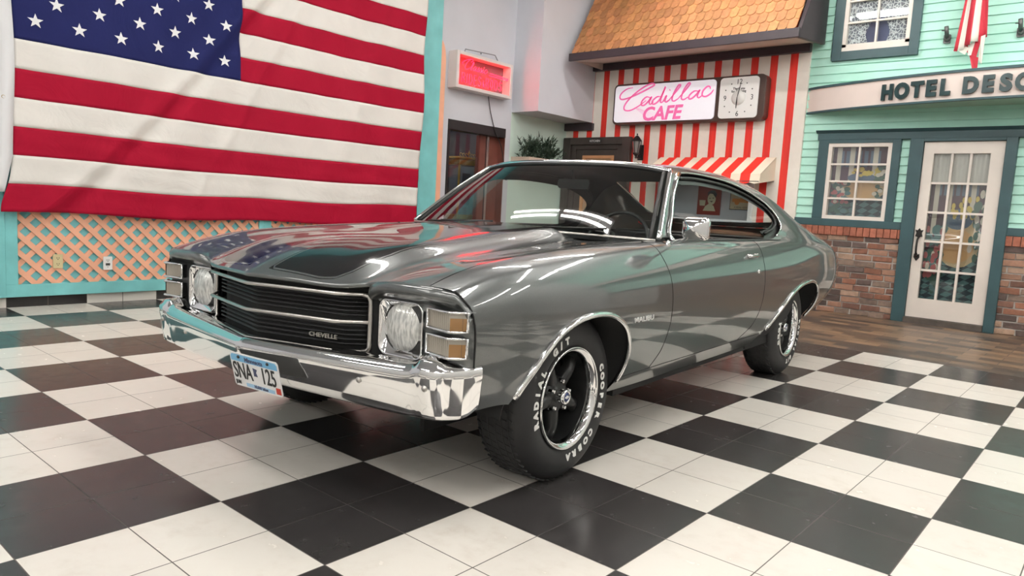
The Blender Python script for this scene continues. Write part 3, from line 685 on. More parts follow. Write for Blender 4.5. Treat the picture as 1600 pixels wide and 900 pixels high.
structure(MB().box(.77, 2.02, 8.185, 8.25, 1.062, 1.15).box(3.03, 5.98, 8.185, 8.25, 1.062, 1.15).build('trim_5', DGR, bevel=.004))
structure(MB().box(.96, 5.98, 8.19, 8.25, 2.11, 2.20).prism([(8.15, 2.225), (8.25, 2.225), (8.25, 2.19), (8.185, 2.19)], 'x', .94, 5.98).build('trim_6', DGR, bevel=.004))
WS = noisy('white_sash', (.72, .66, .60), .05, 5, .45)
PAN = glass_mat('window_glass', (.95, .97, .97), .08)
# mural seen behind the panes: bookcase, curtains, flowers, oval table, diamond floor
MCOL = {k: mat('mural_' + k, c, .7) for k, c in dict(plum=(.075, .028, .045), sand=(.52, .38, .22), teal=(.10, .19, .19), dark=(.028, .045, .055), yellow=(.62, .46, .10), rose=(.42, .12, .12), green=(.06, .12, .09), cream=(.62, .55, .45), blue=(.10, .14, .20), tan=(.60, .36, .17)).items()}
def mural(t, x0, x1, z0, z1, yb, seed):
    rnd = random.Random(seed); Wd, Hh = x1 - x0, z1 - z0; B = {k: MB() for k in MCOL}
    X = lambda u: x0 + u * Wd
    Z = lambda v: z0 + v * Hh
    def rect(k, a, b, c, d, l): B[k].box(X(max(0, a)), X(min(1, b)), yb - .001 * l - .001, yb - .001 * l, Z(max(0, c)), Z(min(1, d)))
    rect('plum', 0, 1, 0, 1, 0)
    for a in (.06, .30, .72): rect('cream', a, a + .09, .45, 1, 1)
    for k in range(7): rect('blue', .12 + k * .11, .19 + k * .11, .72, .95, .6)
    rect('dark', 0, 1, 0, .34, 1.2)
    d = .125 / Wd; hz = .036 / Hh
    for i in range(-1, 9):
        for j in range(0, 12):
            cx, cz = i * d + j * d * .12, j * 2 * hz
            pts = [(min(1, max(0, cx + dx)), min(.34, max(0, cz + dz))) for dx, dz in ((-d / 2, -hz * .2), (0, -hz), (d / 2, hz * .2), (0, hz))]
            if max(q[0] for q in pts) - min(q[0] for q in pts) > .03 and max(q[1] for q in pts) - min(q[1] for q in pts) > hz * .6:
                B['teal'].prism([(X(a), Z(b)) for a, b in pts], 'y', yb - .0035, yb - .0025)
    def blob(k, cx, cz, rx, rz, l, n=16): B[k].prism([(X(min(1, max(0, cx + rx * math.cos(a)))), Z(min(1, max(0, cz + rz * math.sin(a))))) for a in np.linspace(0, 2 * PI, n + 1)[:-1]], 'y', yb - .001 * l - .001, yb - .001 * l)
    blob('sand', .60, .40, .40, .17, 3); blob('tan', .55, .38, .34, .12, 4.2); blob('blue', .55, .56, .26, .07, 5.4)
    for k in range(26): blob('yellow', rnd.uniform(.38, .85), rnd.uniform(.58, .70), .035, .022, 6.6 + rnd.random() * .8, 8)
    for k in range(34): blob(rnd.choice(('green', 'teal')), rnd.uniform(-.02, .34), rnd.uniform(.06, .5), .07, .035, 7.6 + rnd.random() * .8, 7)
    for k in range(26): blob(rnd.choice(('rose', 'rose', 'cream')), rnd.uniform(.02, .32), rnd.uniform(.15, .5), .04, .025, 8.8 + rnd.random() * .8, 8)
    for k in range(24): blob(rnd.choice(('green', 'cream', 'green')), rnd.uniform(.8, 1.), rnd.uniform(.3, .75), .045, .03, 8.8 + rnd.random() * .8, 8)
    for k, b in B.items():
        if b.v: loc(b.build('painted_' + k + '_areas', MCOL[k], t), t)
# lower window
t = empty('window_1', (1.46, 8.25, 1.15)); structure(t)
def sash(t, x0, x1, z0, z1, nx, nz, fw=.045, yf=8.20, sill=0):
    mb = MB().box(x0, x1, yf, 8.27, z0, z0 + fw + sill).box(x0, x1, yf, 8.27, z1 - fw, z1).box(x0, x0 + fw, yf, 8.27, z0 + fw, z1 - fw).box(x1 - fw, x1, yf, 8.27, z0 + fw, z1 - fw)
    a0, a1, b0, b1 = x0 + fw, x1 - fw, z0 + fw + sill, z1 - fw
    for i in range(1, nx): x = a0 + (a1 - a0) * i / nx; mb.box(x - .011, x + .011, yf + .008, 8.25, b0, b1)
    for j in range(1, nz): z = b0 + (b1 - b0) * j / nz; mb.box(a0 - .004, a1 + .004, yf + .0095, 8.249, z - .011, z + .011)
    loc(mb.build('sash', WS, t), t)
    loc(MB().box(a0, a1, 8.235, 8.238, b0, b1).build('pane', PAN, t), t)
    return a0, a1, b0, b1
loc(MB().box(.98, 1.10, 8.19, 8.25, 1.15, 2.11).box(1.82, 1.91, 8.19, 8.25, 1.15, 2.11).build('casing', DGR, t, bevel=.004), t)
a = sash(t, 1.10, 1.82, 1.15, 2.07, 2, 4); mural(t, *a, 8.298, 2)
loc(MB().box(1.10, 1.82, 8.19, 8.25, 2.07, 2.11).build('head_casing', DGR, t), t)
# upper window with lace curtains
t = empty('window_2', (1.5, 8.25, 3.1)); structure(t)
loc(MB().box(1.02, 1.13, 8.19, 8.25, 3.06, 4.6).box(1.87, 1.97, 8.19, 8.25, 3.06, 4.6).box(1.13, 1.87, 8.19, 8.25, 3.06, 3.165).build('casing', DGR, t, bevel=.004), t)
a = sash(t, 1.13, 1.87, 3.165, 4.55, 2, 5, sill=.035)
loc(MB().box(1.13, 1.87, 8.29, 8.298, 3.1, 4.6).build('shade', mat('navy_shade', (.05, .065, .16), .6), t), t)
def lace_mat():
    m = bpy.data.materials.new('lace'); m.use_nodes = True; nt = m.node_tree; b = nt.nodes['Principled BSDF']; MATS['lace'] = m
    b.inputs['Base Color'].default_value = (.78, .80, .82, 1); b.inputs['Roughness'].default_value = .8
    tc = nt.nodes.new('ShaderNodeTexCoord'); v = nt.nodes.new('ShaderNodeTexVoronoi'); v.feature = 'DISTANCE_TO_EDGE'; v.inputs['Scale'].default_value = 26; nt.links.new(tc.outputs['Object'], v.inputs['Vector'])
    n = noise_n(nt, tc.outputs['Object'], 18, 3); f = math_n(nt, 'ADD', v.outputs[0], math_n(nt, 'MULTIPLY', n, .12))
    nt.links.new(ramp_n(nt, f, .10, .19, 1., .28), b.inputs['Alpha']); return m
LACE = lace_mat()
for nm, sgn in (('lace_curtain', 1), ('lace_curtain', -1)):
    cx = 1.175 if sgn > 0 else 1.825; rows = []
    for z in np.linspace(3.2, 4.5, 44):
        q = abs(z - 3.36); wd = .19 + .16 * min(1, (q / .35)) ** 1.2 if z > 3.36 else .19 + .05 * min(1, q / .16)
        rows.append([(cx + sgn * wd * s, 8.262 + .009 * math.sin(s * 20), z) for s in np.linspace(0, 1, 22)])
    loc(MB().grid(rows).build(nm, LACE, t, recalc=False), t)
# hotel door
structure(MB().box(2.01, 2.15, 8.16, 8.25, 0, 2.11).box(2.935, 3.04, 8.16, 8.25, 0, 2.11).box(2.15, 2.935, 8.16, 8.25, 2.075, 2.11).build('trim_7', DGR, bevel=.004))
structure(MB().box(2.15, 2.935, 8.13, 8.25, 0, .065).build('trim_8', noisy('slate_sill', (.08, .065, .055), .3, 8, .6)))
t = empty('door_1', (2.54, 8.25, .07)); structure(t)
x0, x1, z0, z1 = 2.155, 2.93, .07, 2.07; sl, sr, tr, brl = .105, .125, .13, .22
mb = MB().box(x0, x0 + sl, 8.195, 8.25, z0, z1).box(x1 - sr, x1, 8.195, 8.25, z0, z1).box(x0 + sl, x1 - sr, 8.195, 8.25, z1 - tr, z1).box(x0 + sl, x1 - sr, 8.195, 8.25, z0, z0 + brl)
a0, a1, b0, b1 = x0 + sl, x1 - sr, z0 + brl, z1 - tr
for i in (1, 2): x = a0 + (a1 - a0) * i / 3; mb.box(x - .012, x + .012, 8.205, 8.25, b0, b1)
for j in (1, 2, 3, 4): z = b0 + (b1 - b0) * j / 5; mb.box(a0 - .004, a1 + .004, 8.2065, 8.249, z - .012, z + .012)
loc(mb.build('leaf', WS, t), t)
loc(MB().box(a0, a1, 8.236, 8.239, b0, b1).build('pane', PAN, t), t)
mural(t, a0, a1, b0, b1, 8.298, 9)
zc_ = b0 + (b1 - b0) * .8
rows = [[(a0 + (a1 - a0) * s, 8.262 + .008 * math.sin(s * 40), z) for s in np.linspace(0, 1, 60)] for z in np.linspace(zc_, b1, 8)]
loc(MB().grid(rows).build('lace_valance', mat('valance', (.50, .47, .42), .8), t, recalc=False), t)
IR = mat('iron_handle', (.02, .018, .016), .4, .5)
h = MB(); hx = x0 + .05
h.prism([(hx + p * .034, 1.03 + q * .05) for p, q in ((0, 1.3), (.5, .8), (1.2, .9), (.8, .2), (1.1, -.6), (.4, -.7), (0, -1.3), (-.4, -.7), (-1.1, -.6), (-.8, .2), (-1.2, .9), (-.5, .8))], 'y', 8.18, 8.197)
h.prism([(hx + p * .03, .77 + q * .04) for p, q in ((0, -1.3), (1, -.3), (.9, .8), (.3, .5), (0, 1.0), (-.3, .5), (-.9, .8), (-1, -.3))], 'y', 8.182, 8.197)
h.tube(bez([(hx, 8.185, .99), (hx, 8.14, .96), (hx, 8.125, .88), (hx, 8.14, .80), (hx, 8.185, .77)]), .011, 8)
loc(h.build('door_handle', IR, t), t)
# bowed balcony fascia with the hotel lettering
def arc_y(x):  # plan of the bowed front
    return 8.245 - .62 * math.sin(PI * min(1, max(0, (x - .775) / 5.2))) ** .8 * 1.0
xs = np.linspace(.775, 5.975, 60)
t = empty('hotel_sign_fascia', (3.4, 8.2, 2.45), 0, 'bowed cream fascia with dark raised hotel lettering', 'sign')
mb = MB(); zb0, zt0 = 2.455, 2.735
P = [[(x, arc_y(x) - .001, z) for z in (zb0, zt0)] for x in xs]
mb.grid(P); loc(mb.build('fascia', noisy('fascia_pinkish', (.74, .64, .59), .04, 3, .55), t, recalc=False), t)
for nm, za, zb_ in (('top_moulding', zt0 - .005, zt0 + .022), ('bottom_moulding', zb0 - .018, zb0 + .004)):
    P = [[(x, arc_y(x) - .018, za), (x, arc_y(x) - .018, zb_), (x, arc_y(x) + .03, zb_), (x, arc_y(x) + .03, za)] for x in xs]
    loc(MB().grid(P, closed_v=True, smooth=False).build(nm, DGR, t), t)
P = [[(x, arc_y(x), zb0 + .002), (x, 8.25, zb0 + .002)] for x in xs]; Q = [[(x, arc_y(x), zt0), (x, 8.25, zt0)] for x in xs]
loc(MB().grid(P).build('soffit', noisy('soffit_green', (.42, .62, .52), .05, 3, .6), t, recalc=False), t)
loc(MB().grid(Q).build('deck', MINT, t, recalc=False), t)
LT = mat('letter_green', (.012, .035, .038), .3)
for ch, xc, w in (('H', 1.795, .127), ('O', 1.953, .142), ('T', 2.111, .12), ('E', 2.251, .122), ('L', 2.387, .101), ('D', 2.625, .138), ('E', 2.781, .123), ('S', 2.937, .13), ('O', 3.091, .142)):
    ang = math.atan2(arc_y(xc + .05) - arc_y(xc - .05), .1)
    nat = {'H': .69, 'O': .76, 'T': .60, 'E': .60, 'L': .53, 'D': .71, 'S': .60}[ch] * .222
    M = Matrix.Translation((xc, arc_y(xc) - .022, 2.512)) @ Matrix.Rotation(ang, 4, 'Z') @ Mw((0, 0, 0), 's')
    q = text('letter', ch, .222, M, LT, t, .012, bold=.0125, sx=w / nat); loc(q, t)
# brackets and folded flag
for x, lb in ((2.25, 'grey flag bracket on mint siding left of the small hanging flag'), (2.93, 'grey flag bracket on mint siding right of the small hanging flag')):
    t = empty('flag_bracket', (x, 8.23, 3.2), 0, lb, 'bracket')
    g = mat('bracket_grey', (.10, .10, .10), .4, .6)
    loc(MB().prism(rrect(x - .035, x + .035, 3.155, 3.25, .012), 'y', 8.205, 8.228).build('plate', g, t), t)
    loc(MB().tube([(x, 8.20, 3.205), (x - .005, 8.13, 3.32)], .022, 12).lathe([(0, 0), (.03, 0), (.03, .02), (0, .02)], 12, 'y', (x, 8.18, 3.20)).tube([(x, 8.15, 3.28), (x - .05, 8.15, 3.285)], .006, 6).build('socket', g, t), t)
t = empty('small_flag', (2.53, 8.0, 3.6), 0, 'small american flag hanging folded above the hotel lettering', 'flag')
rc = mat('flag_red_small', (.48, .02, .04), .7); wc = mat('flag_white_small', (.78, .72, .66), .7)
bands = [('r', 2.385, 2.43), ('w', 2.43, 2.47), ('r', 2.47, 2.535), ('w', 2.535, 2.595), ('r', 2.595, 2.66)]
R_, W_ = MB(), MB()
def bx_(z, s):  # gather at top, flare at the hem
    return 2.525 + (s - .5) * (.20 + .10 * (3.7 - z) / .65) - .012 * (3.7 - z)
nb = 6; cols = 'rwrwrw'
cuts = [0, .12, .30, .50, .67, .84, 1.0]
seq = ['r', 'w', 'r', 'w', 'r']
cuts = [0, .10, .30, .50, .72, 1.0]
for k, cc in enumerate(seq):
    hem = [3.02, 3.03, 3.07, 3.10, 3.14][k]
    P = [[(bx_(z, s), 8.02 + .03 * math.sin(s * 9 + z * 2) - .02 * s, z) for s in np.linspace(cuts[k], cuts[k + 1], 6)] for z in np.linspace(hem, 4.3, 16)]
    (R_ if cc == 'r' else W_).grid(P)
# folded tip below the hem
W_.add([(2.40, 8.05, 3.03), (2.52, 8.04, 3.09), (2.47, 8.05, 2.98)], [(0, 1, 2)]); R_.add([(2.44, 8.045, 3.06), (2.53, 8.03, 3.10), (2.50, 8.05, 2.99)], [(0, 1, 2)])
W_.add([(2.49, 8.04, 3.08), (2.56, 8.02, 3.12), (2.53, 8.045, 2.97), (2.50, 8.05, 2.97)], [(0, 1, 2, 3)])
R_.add([(2.55, 8.03, 3.13), (2.62, 8.0, 3.16), (2.58, 8.05, 2.95), (2.52, 8.05, 2.97)], [(0, 1, 2, 3)])
R_.add([(2.51, 8.055, 2.98), (2.60, 8.04, 2.94), (2.60, 8.06, 2.79), (2.56, 8.06, 2.79)], [(0, 1, 2, 3)])
W_.add([(2.61, 8.0, 3.15), (2.65, 7.99, 3.16), (2.64, 8.02, 2.86), (2.60, 8.05, 2.92)], [(0, 1, 2, 3)])
loc(R_.build('red_stripes', rc, t, solid=.003), t); loc(W_.build('white_stripes', wc, t, solid=.003), t)
# ================================================================== the car
# car frame: x rearwards from the front axle, y to the car's left, z up.  Mesh space of the Empty is (y, x, z).
CAR = empty('coupe', (1.647, 1.029, 0), 0.06407, 'grey metallic two door muscle coupe with black hood stripes parked on the checkered floor', 'car')
def fin_paint():
    m = mat('car_paint', (.10, .108, .108), .30, .45, coat=1., coat_r=.01); nt = m.node_tree; b = nt.nodes['Principled BSDF']; b.inputs['Coat IOR'].default_value = 1.65
    tc = nt.nodes.new('ShaderNodeTexCoord'); n = noise_n(nt, tc.outputs['Object'], 900, 1)
    nt.links.new(mix_n(nt, ramp_n(nt, n, .35, .65), (.068, .075, .075), (.104, .112, .111)), b.inputs['Base Color']); return m
PAINT = fin_paint()
BLACKP = mat('stripe_black', (.005, .005, .006), .12, 0, coat=.5, spec=.4)
CHR = mat('chrome', (.80, .80, .80), .06, 1.)
CHRS = mat('satin_chrome', (.52, .50, .47), .28, 1.)
RUB = mat('weatherstrip', (.006, .006, .006), .45)
GAPM = mat('gap_black', (.004, .004, .004), .8)
INT = mat('vinyl_black', (.010, .010, .011), .42)
HEADL = mat('headliner', (.012, .012, .013), .8)
RUBT = noisy('tyre_rubber', (.016, .016, .0165), .2, 12, .62)
WGL = glass_mat('car_glass', (.80, .86, .84), .05)
U = np.array([-.70, -.5, -.2, .2, .65, 1.0, 1.5, 2.0, 2.5, 2.85, 3.2, 3.6, 3.9, 4.12])
def T(s): return [tuple(float(v) for v in p.split(',')) for p in s.split()]
#           -.74      -.5       -.2       .2        .65       1.0       1.5       2.0       2.5       2.85      3.2       3.6       3.9       4.12
LOW = [T('.868,.40 .888,.402 .85,.33 .835,.30 .83,.29 .83,.29 .83,.29 .83,.29 .83,.29 .835,.31 .84,.36 .84,.42 .82,.47 .79,.52'),
       T('.878,.43 .900,.425 .87,.38 .86,.335 .858,.325 .858,.325 .858,.325 .858,.325 .858,.325 .862,.35 .865,.40 .87,.46 .85,.51 .81,.55'),
       T('.888,.47 .912,.47 .90,.44 .895,.39 .892,.382 .892,.382 .892,.382 .892,.382 .895,.385 .90,.41 .90,.45 .90,.50 .875,.55 .83,.585'),
       T('.898,.53 .925,.53 .933,.51 .93,.49 .928,.48 .928,.48 .928,.48 .928,.48 .935,.49 .938,.51 .935,.53 .925,.56 .895,.60 .85,.625'),
       T('.905,.60 .935,.61 .950,.61 .950,.60 .948,.60 .946,.60 .946,.60 .948,.60 .952,.61 .955,.62 .953,.63 .94,.64 .905,.66 .86,.67'),
       T('.908,.685 .936,.70 .951,.71 .952,.71 .950,.71 .948,.71 .948,.71 .950,.71 .954,.72 .957,.73 .955,.73 .942,.73 .907,.72 .862,.71'),
       T('.900,.745 .928,.768 .942,.778 .942,.785 .940,.79 .938,.79 .938,.79 .940,.79 .946,.79 .950,.795 .948,.80 .935,.79 .902,.765 .86,.74'),
       T('.879,.774 .900,.822 .905,.85 .904,.865 .902,.872 .900,.875 .900,.878 .902,.880 .915,.88 .930,.875 .935,.875 .925,.855 .895,.812 .856,.765'),
       T('.853,.797 .870,.850 .866,.888 .860,.915 .852,.932 .845,.940 .842,.942 .845,.942 .865,.945 .895,.937 .910,.925 .905,.90 .885,.848 .85,.785')]
HU = np.array([-.70, -.60, -.5, -.2, .2, .65, .8])
HOODK = [T('.82,.804 .81,.836 .80,.862 .79,.902 .785,.927 .785,.944 .785,.95'),
         T('.745,.806 .745,.838 .745,.861 .745,.898 .745,.923 .745,.940 .745,.946'),
         T('.60,.806 .60,.830 .60,.850 .60,.882 .60,.910 .60,.934 .60,.94'),
         T('.49,.788 .475,.820 .47,.846 .455,.885 .43,.915 .40,.936 .39,.943'),
         T('.41,.776 .41,.830 .41,.869 .385,.910 .35,.946 .315,.974 .31,.98'),
         T('.20,.778 .20,.838 .20,.884 .20,.927 .20,.958 .20,.985 .20,.99'),
         T('.0,.780 .0,.842 .0,.889 .0,.931 .0,.963 .0,.989 .0,.994')]
TU = np.array([.80, 1.0, 1.27, 1.6, 1.95, 2.25, 2.5, 2.85, 3.2, 3.6, 3.9, 4.12])
#             .80       1.0       1.27      1.6       1.95      2.25      2.5       2.85      3.2       3.6       3.9       4.12
TOPK = [T('.80,.957 .80,.957 .80,.957 .80,.957 .80,.957 .805,.960 .815,.975 .85,.99 .87,.965 .87,.935 .858,.868 .83,.797'),
        T('.735,1.08 .735,1.08 .735,1.08 .735,1.08 .735,1.08 .740,1.08 .750,1.085 .785,1.085 .81,1.035 .81,.968 .80,.893 .79,.81'),
        T('.667,1.205 .667,1.205 .667,1.205 .667,1.205 .667,1.21 .672,1.205 .685,1.195 .71,1.17 .745,1.085 .745,.990 .73,.905 .72,.815'),
        T('.612,1.298 .612,1.298 .612,1.300 .608,1.305 .610,1.302 .618,1.290 .632,1.268 .655,1.228 .695,1.118 .68,1.003 .66,.912 .66,.82'),
        T('.53,1.325 .53,1.327 .53,1.332 .525,1.350 .528,1.352 .535,1.345 .548,1.325 .575,1.270 .62,1.140 .58,1.008 .55,.918 .55,.825'),
        T('.30,1.338 .30,1.340 .30,1.348 .30,1.366 .30,1.370 .30,1.364 .30,1.345 .30,1.292 .30,1.148 .30,1.0 .30,.922 .30,.828'),
        T('.0,1.342 .0,1.344 .0,1.352 .0,1.370 .0,1.375 .0,1.368 .0,1.350 .0,1.296 .0,1.15 .0,1.0 .0,.925 .0,.83')]
def spl(xk, yk, x):
    """natural cubic spline"""
    n = len(xk); h = np.diff(xk); A = np.zeros((n, n)); r = np.zeros((n, yk.shape[1])); A[0, 0] = A[-1, -1] = 1
    for i in range(1, n - 1):
        A[i, i - 1], A[i, i], A[i, i + 1] = h[i - 1], 2 * (h[i - 1] + h[i]), h[i]
        r[i] = 6 * ((yk[i + 1] - yk[i]) / h[i] - (yk[i] - yk[i - 1]) / h[i - 1])
    Mm = np.linalg.solve(A, r); k = np.clip(np.searchsorted(xk, x) - 1, 0, n - 2); t = (x - xk[k])[:, None]; hk = h[k][:, None]
    return (Mm[k] * (hk - t) ** 3 + Mm[k + 1] * t ** 3) / (6 * hk) + (yk[k] / hk - Mm[k] * hk / 6) * (hk - t) + (yk[k + 1] / hk - Mm[k + 1] * hk / 6) * t
def section(K, seg):
    """K (nk,2) -> samples; tangents from neighbouring chords"""
    nk = len(K); h = np.linalg.norm(np.diff(K, axis=0), axis=1) + 1e-9; m = np.zeros_like(K)
    for i in range(1, nk - 1): m[i] = ((K[i] - K[i - 1]) / h[i - 1] * h[i] + (K[i + 1] - K[i]) / h[i] * h[i - 1]) / (h[i - 1] + h[i])
    m[0] = (K[1] - K[0]) / h[0]; m[-1] = np.array([(K[-1] - K[-2])[0] / h[-1], 0.])
    out = []
    for i in range(nk - 1):
        for q in range(seg[i]):
            t = q / seg[i]; a, b, c, d = 2 * t ** 3 - 3 * t * t + 1, t ** 3 - 2 * t * t + t, -2 * t ** 3 + 3 * t * t, t ** 3 - t * t
            out.append(a * K[i] + b * h[i] * m[i] + c * K[i + 1] + d * h[i] * m[i + 1])
    out.append(K[-1]); return np.array(out)
def make_grid(us, keys_u, keys, xoff, seg):
    KK = [spl(ku, np.array(kk, float), us) for ku, kk in zip(keys_u, keys)]
    G = np.zeros((len(us), sum(seg) + 1, 3))
    sc_ = np.concatenate([np.linspace(i, i + 1, n, endpoint=False) for i, n in enumerate(seg)] + [[len(seg)]])
    xo = np.interp(sc_, range(len(xoff)), xoff)
    for i, u in enumerate(us):
        s = section(np.array([k[i] for k in KK]), seg); fade = max(0., 1 - (u + .70) / .42); fade = fade * fade * (3 - 2 * fade)
        rear = max(0., (u - 3.75) / .37); rear = rear * rear
        G[i, :, 0] = u + xo * fade; G[i, :, 1:] = s
        if rear: G[i, :, 0] += rear * .03 * np.clip((s[:, 1] - .5) / .25, 0, 1) - rear * .0
    return G
lowk = LOW
segL = [3, 4, 5, 7, 6, 5, 6, 6]
segH = [3, 4, 9, 6, 6, 10, 10]; segT = [3, 9, 9, 7, 6, 10, 10]
xoL = [.055, .052, .05, .047, .043, .037, .022, .005, .0]
uA = np.linspace(-.70, .80, 100); uB = np.linspace(.80, 4.12, 190)
GA = make_grid(uA, [U] * 9 + [HU] * 7, lowk + HOODK, xoL + [-.015, -.035, -.04, -.03, -.075, -.13, -.175], segL + segH)
GB = make_grid(uB, [U] * 9 + [TU] * 7, lowk + TOPK, [0] * 16, segL + segT)
nl = sum(segL)
def smooth_grid(G, it=6, lo=0, keep_center=True):
    for _ in range(it):
        H = G.copy(); H[1:-1] = .5 * G[1:-1] + .25 * (G[:-2] + G[2:]); G = H
        H = G.copy(); H[:, 1:-1] = .6 * G[:, 1:-1] + .2 * (G[:, :-2] + G[:, 2:]); H[:, 0] = G[:, 0]; G = H
    return G
# smooth the two lower halves as one so that they stay continuous at the cowl
low = np.concatenate([GA[:, :nl + 1], GB[1:, :nl + 1]]); sl = smooth_grid(low, 5)
nA = len(uA)
GA2, GB2 = smooth_grid(GA, 5), smooth_grid(GB, 5)
w = np.clip((nl - np.arange(nl + 1)) / 6., 0, 1)[None, :, None]
GA2[:, :nl + 1] = w * sl[:nA] + (1 - w) * GA2[:, :nl + 1]; GB2[:, :nl + 1] = w * sl[nA - 1:] + (1 - w) * GB2[:, :nl + 1]
GA, GB = GA2, GB2
def normals(G):
    du = np.gradient(G, axis=0); dv = np.gradient(G, axis=1); n = np.cross(dv, du); n /= (np.linalg.norm(n, axis=2, keepdims=True) + 1e-12)
    c = G - np.array([0, 0, .5]); s = np.sign((n * np.array([0, 1, 1]) * np.stack([c[..., 0] * 0, c[..., 1], c[..., 2]], -1)).sum(2, keepdims=True)); s[s == 0] = 1
    return n * s
NA_, NB_ = normals(GA), normals(GB)
NA_[:, -1, 1] = 0; NB_[:, -1, 1] = 0
# share the normal at the seam column between the halves
NB_[0, :nl - 4] = NA_[-1, :nl - 4]
class Skin:
    def __init__(s, V, N, F): s.V, s.N, s.F = V, N, F
    @staticmethod
    def grid(G, N):
        a, b = G.shape[:2]; F = [(i * b + j, (i + 1) * b + j, (i + 1) * b + j + 1, i * b + j + 1) for i in range(a - 1) for j in range(b - 1)]
        return Skin(G.reshape(-1, 3), N.reshape(-1, 3), F)
    def clip(s, fn):
        """keep the part where fn(V) > 0, cutting faces cleanly along the line"""
        f = fn(s.V); V = list(s.V); N = list(s.N); cache = {}; F = []
        for face in s.F:
            sg = [f[i] > 0 for i in face]
            if all(sg): F.append(face); continue
            if not any(sg): continue
            out = []
            for k in range(len(face)):
                a, b = face[k], face[(k + 1) % len(face)]
                if f[a] > 0: out.append(a)
                if (f[a] > 0) != (f[b] > 0):
                    key = (min(a, b), max(a, b))
                    if key not in cache:
                        t = f[a] / (f[a] - f[b]); cache[key] = len(V); V.append(s.V[a] + t * (s.V[b] - s.V[a])); n = s.N[a] + t * (s.N[b] - s.N[a]); N.append(n / (np.linalg.norm(n) + 1e-9))
                    out.append(cache[key])
            if len(out) >= 3: F.append(tuple(out))
        used = sorted({i for fc in F for i in fc}); mp = {i: k for k, i in enumerate(used)}
        return Skin(np.array([V[i] for i in used]).reshape(-1, 3), np.array([N[i] for i in used]).reshape(-1, 3), [tuple(mp[i] for i in fc) for fc in F])
    def join(s, o): n = len(s.V); return Skin(np.vstack([s.V, o.V]), np.vstack([s.N, o.N]), s.F + [tuple(i + n for i in f) for f in o.F])
    def mirror(s):
        m = np.array([1, -1, 1]); return Skin(s.V * m, s.N * m, [f[::-1] for f in s.F])
    def offset(s, d): return Skin(s.V + s.N * d, s.N, s.F)
def sdist(P, poly):
    """signed distance (inside positive) of points (n,2) to a closed polygon"""
    P = np.asarray(P); Q = np.asarray(poly, float); n = len(Q); best = np.full(len(P), 1e9); inside = np.zeros(len(P), bool)
    for i in range(n):
        a, b = Q[i], Q[(i + 1) % n]; d = b - a; t = np.clip(((P - a) @ d) / (d @ d + 1e-12), 0, 1); best = np.minimum(best, np.hypot(*(P - a - t[:, None] * d).T))
        c = ((a[1] > P[:, 1]) != (b[1] > P[:, 1])); xi = a[0] + (P[:, 1] - a[1]) / (b[1] - a[1] + 1e-15) * d[0]; inside ^= c & (P[:, 0] < xi)
    return np.where(inside, best, -best)
def swap(V): return [(v[1], v[0], v[2]) for v in V]
def cbuild(sk, name, m, parent=CAR, solid=0.):
    me = bpy.data.meshes.new(name); me.from_pydata(swap(sk.V), [], [f for f in sk.F]); me.update()
    nn = np.array(swap(sk.N)); me.polygons.foreach_set('use_smooth', [True] * len(me.polygons))
    # orient faces along the stored normals
    fl_ = [k for k, p in enumerate(me.polygons) if np.dot(nn[p.vertices[0]], p.normal) < 0]
    if fl_:
        s_ = set(fl_); me2 = bpy.data.meshes.new(name); me2.from_pydata(swap(sk.V), [], [f[::-1] if k in s_ else f for k, f in enumerate(sk.F)]); bpy.data.meshes.remove(me); me = me2; me.name = name; me.update()
        me.polygons.foreach_set('use_smooth', [True] * len(me.polygons))
    me.normals_split_custom_set_from_vertices([tuple(n) for n in nn]); me.materials.append(m)
    o = bpy.data.objects.new(name, me); link(o, parent)
    return o
class CB(MB):
    """MB in car coordinates"""
    def build(s, name, m, parent=CAR, **k): s.v = swap(s.v); return MB.build(s, name, m, parent, **k)
def col_at(G, x):
    X = G[:, nl, 0]; i = int(np.clip(np.searchsorted(X, x), 1, len(X) - 1)); t = (x - X[i - 1]) / (X[i] - X[i - 1] + 1e-9); t = min(1, max(0, t)); return G[i - 1] * (1 - t) + G[i] * t
def side_pt(x, z, off=0.):
    """point of the body side at given x and z (left side)"""
    G = GA if x < .8 else GB
    c = col_at(G, x); k = nl + 34 if x >= .8 else nl + 3
    c = c[:k + 1]; zz = np.maximum.accumulate(c[:, 2]); y = np.interp(z, zz, c[:, 1]); return np.array([x, y + off, z])
def top_pt(x, y, off=0.):
    G = GA if x < .8 else GB; c = col_at(G, x)[nl:][::-1]; z = np.interp(y, c[:, 1], c[:, 2]); return np.array([x, y, z + off])
# outlines ----------------------------------------------------------
ARCH_F = [tuple(p) for p in bez([(-.465, .34), (-.44, .40), (-.385, .49), (-.325, .565), (-.24, .63), (-.13, .668), (.0, .680), (.13, .664), (.235, .615), (.30, .54), (.325, .46), (.325, .38), (.31, .25)], 5)] + [(.31, .1), (-.50, .1)]
ARCH_R = [tuple(p) for p in bez([(2.09, .27), (2.16, .345), (2.30, .468), (2.43, .548), (2.57, .612), (2.72, .652), (2.86, .668), (3.0, .668), (3.12, .635), (3.20, .565), (3.235, .48), (3.225, .40), (3.20, .33)], 5)] + [(3.2, .1), (2.05, .1)]
DOORF = [(.62, .30), (.625, .384), (.665, .45), (.69, .585), (.685, .70), (.672, .79), (.65, .90), (.64, .97)]
DOORR = [(1.72, .30), (1.78, .388), (1.90, .45), (1.945, .52), (1.965, .60), (1.968, .68), (1.972, .76), (1.985, .83), (2.02, .90), (2.05, .97)]
xdf = lambda z: np.interp(z, [p[1] for p in DOORF], [p[0] for p in DOORF])
xdr = lambda z: np.interp(z, [p[1] for p in DOORR], [p[0] for p in DOORR])
seam_y = lambda x: np.interp(x, [-.8, .8], [.765, .745])
hood_x = lambda y: .60 + .26 * np.asarray(y) ** 2
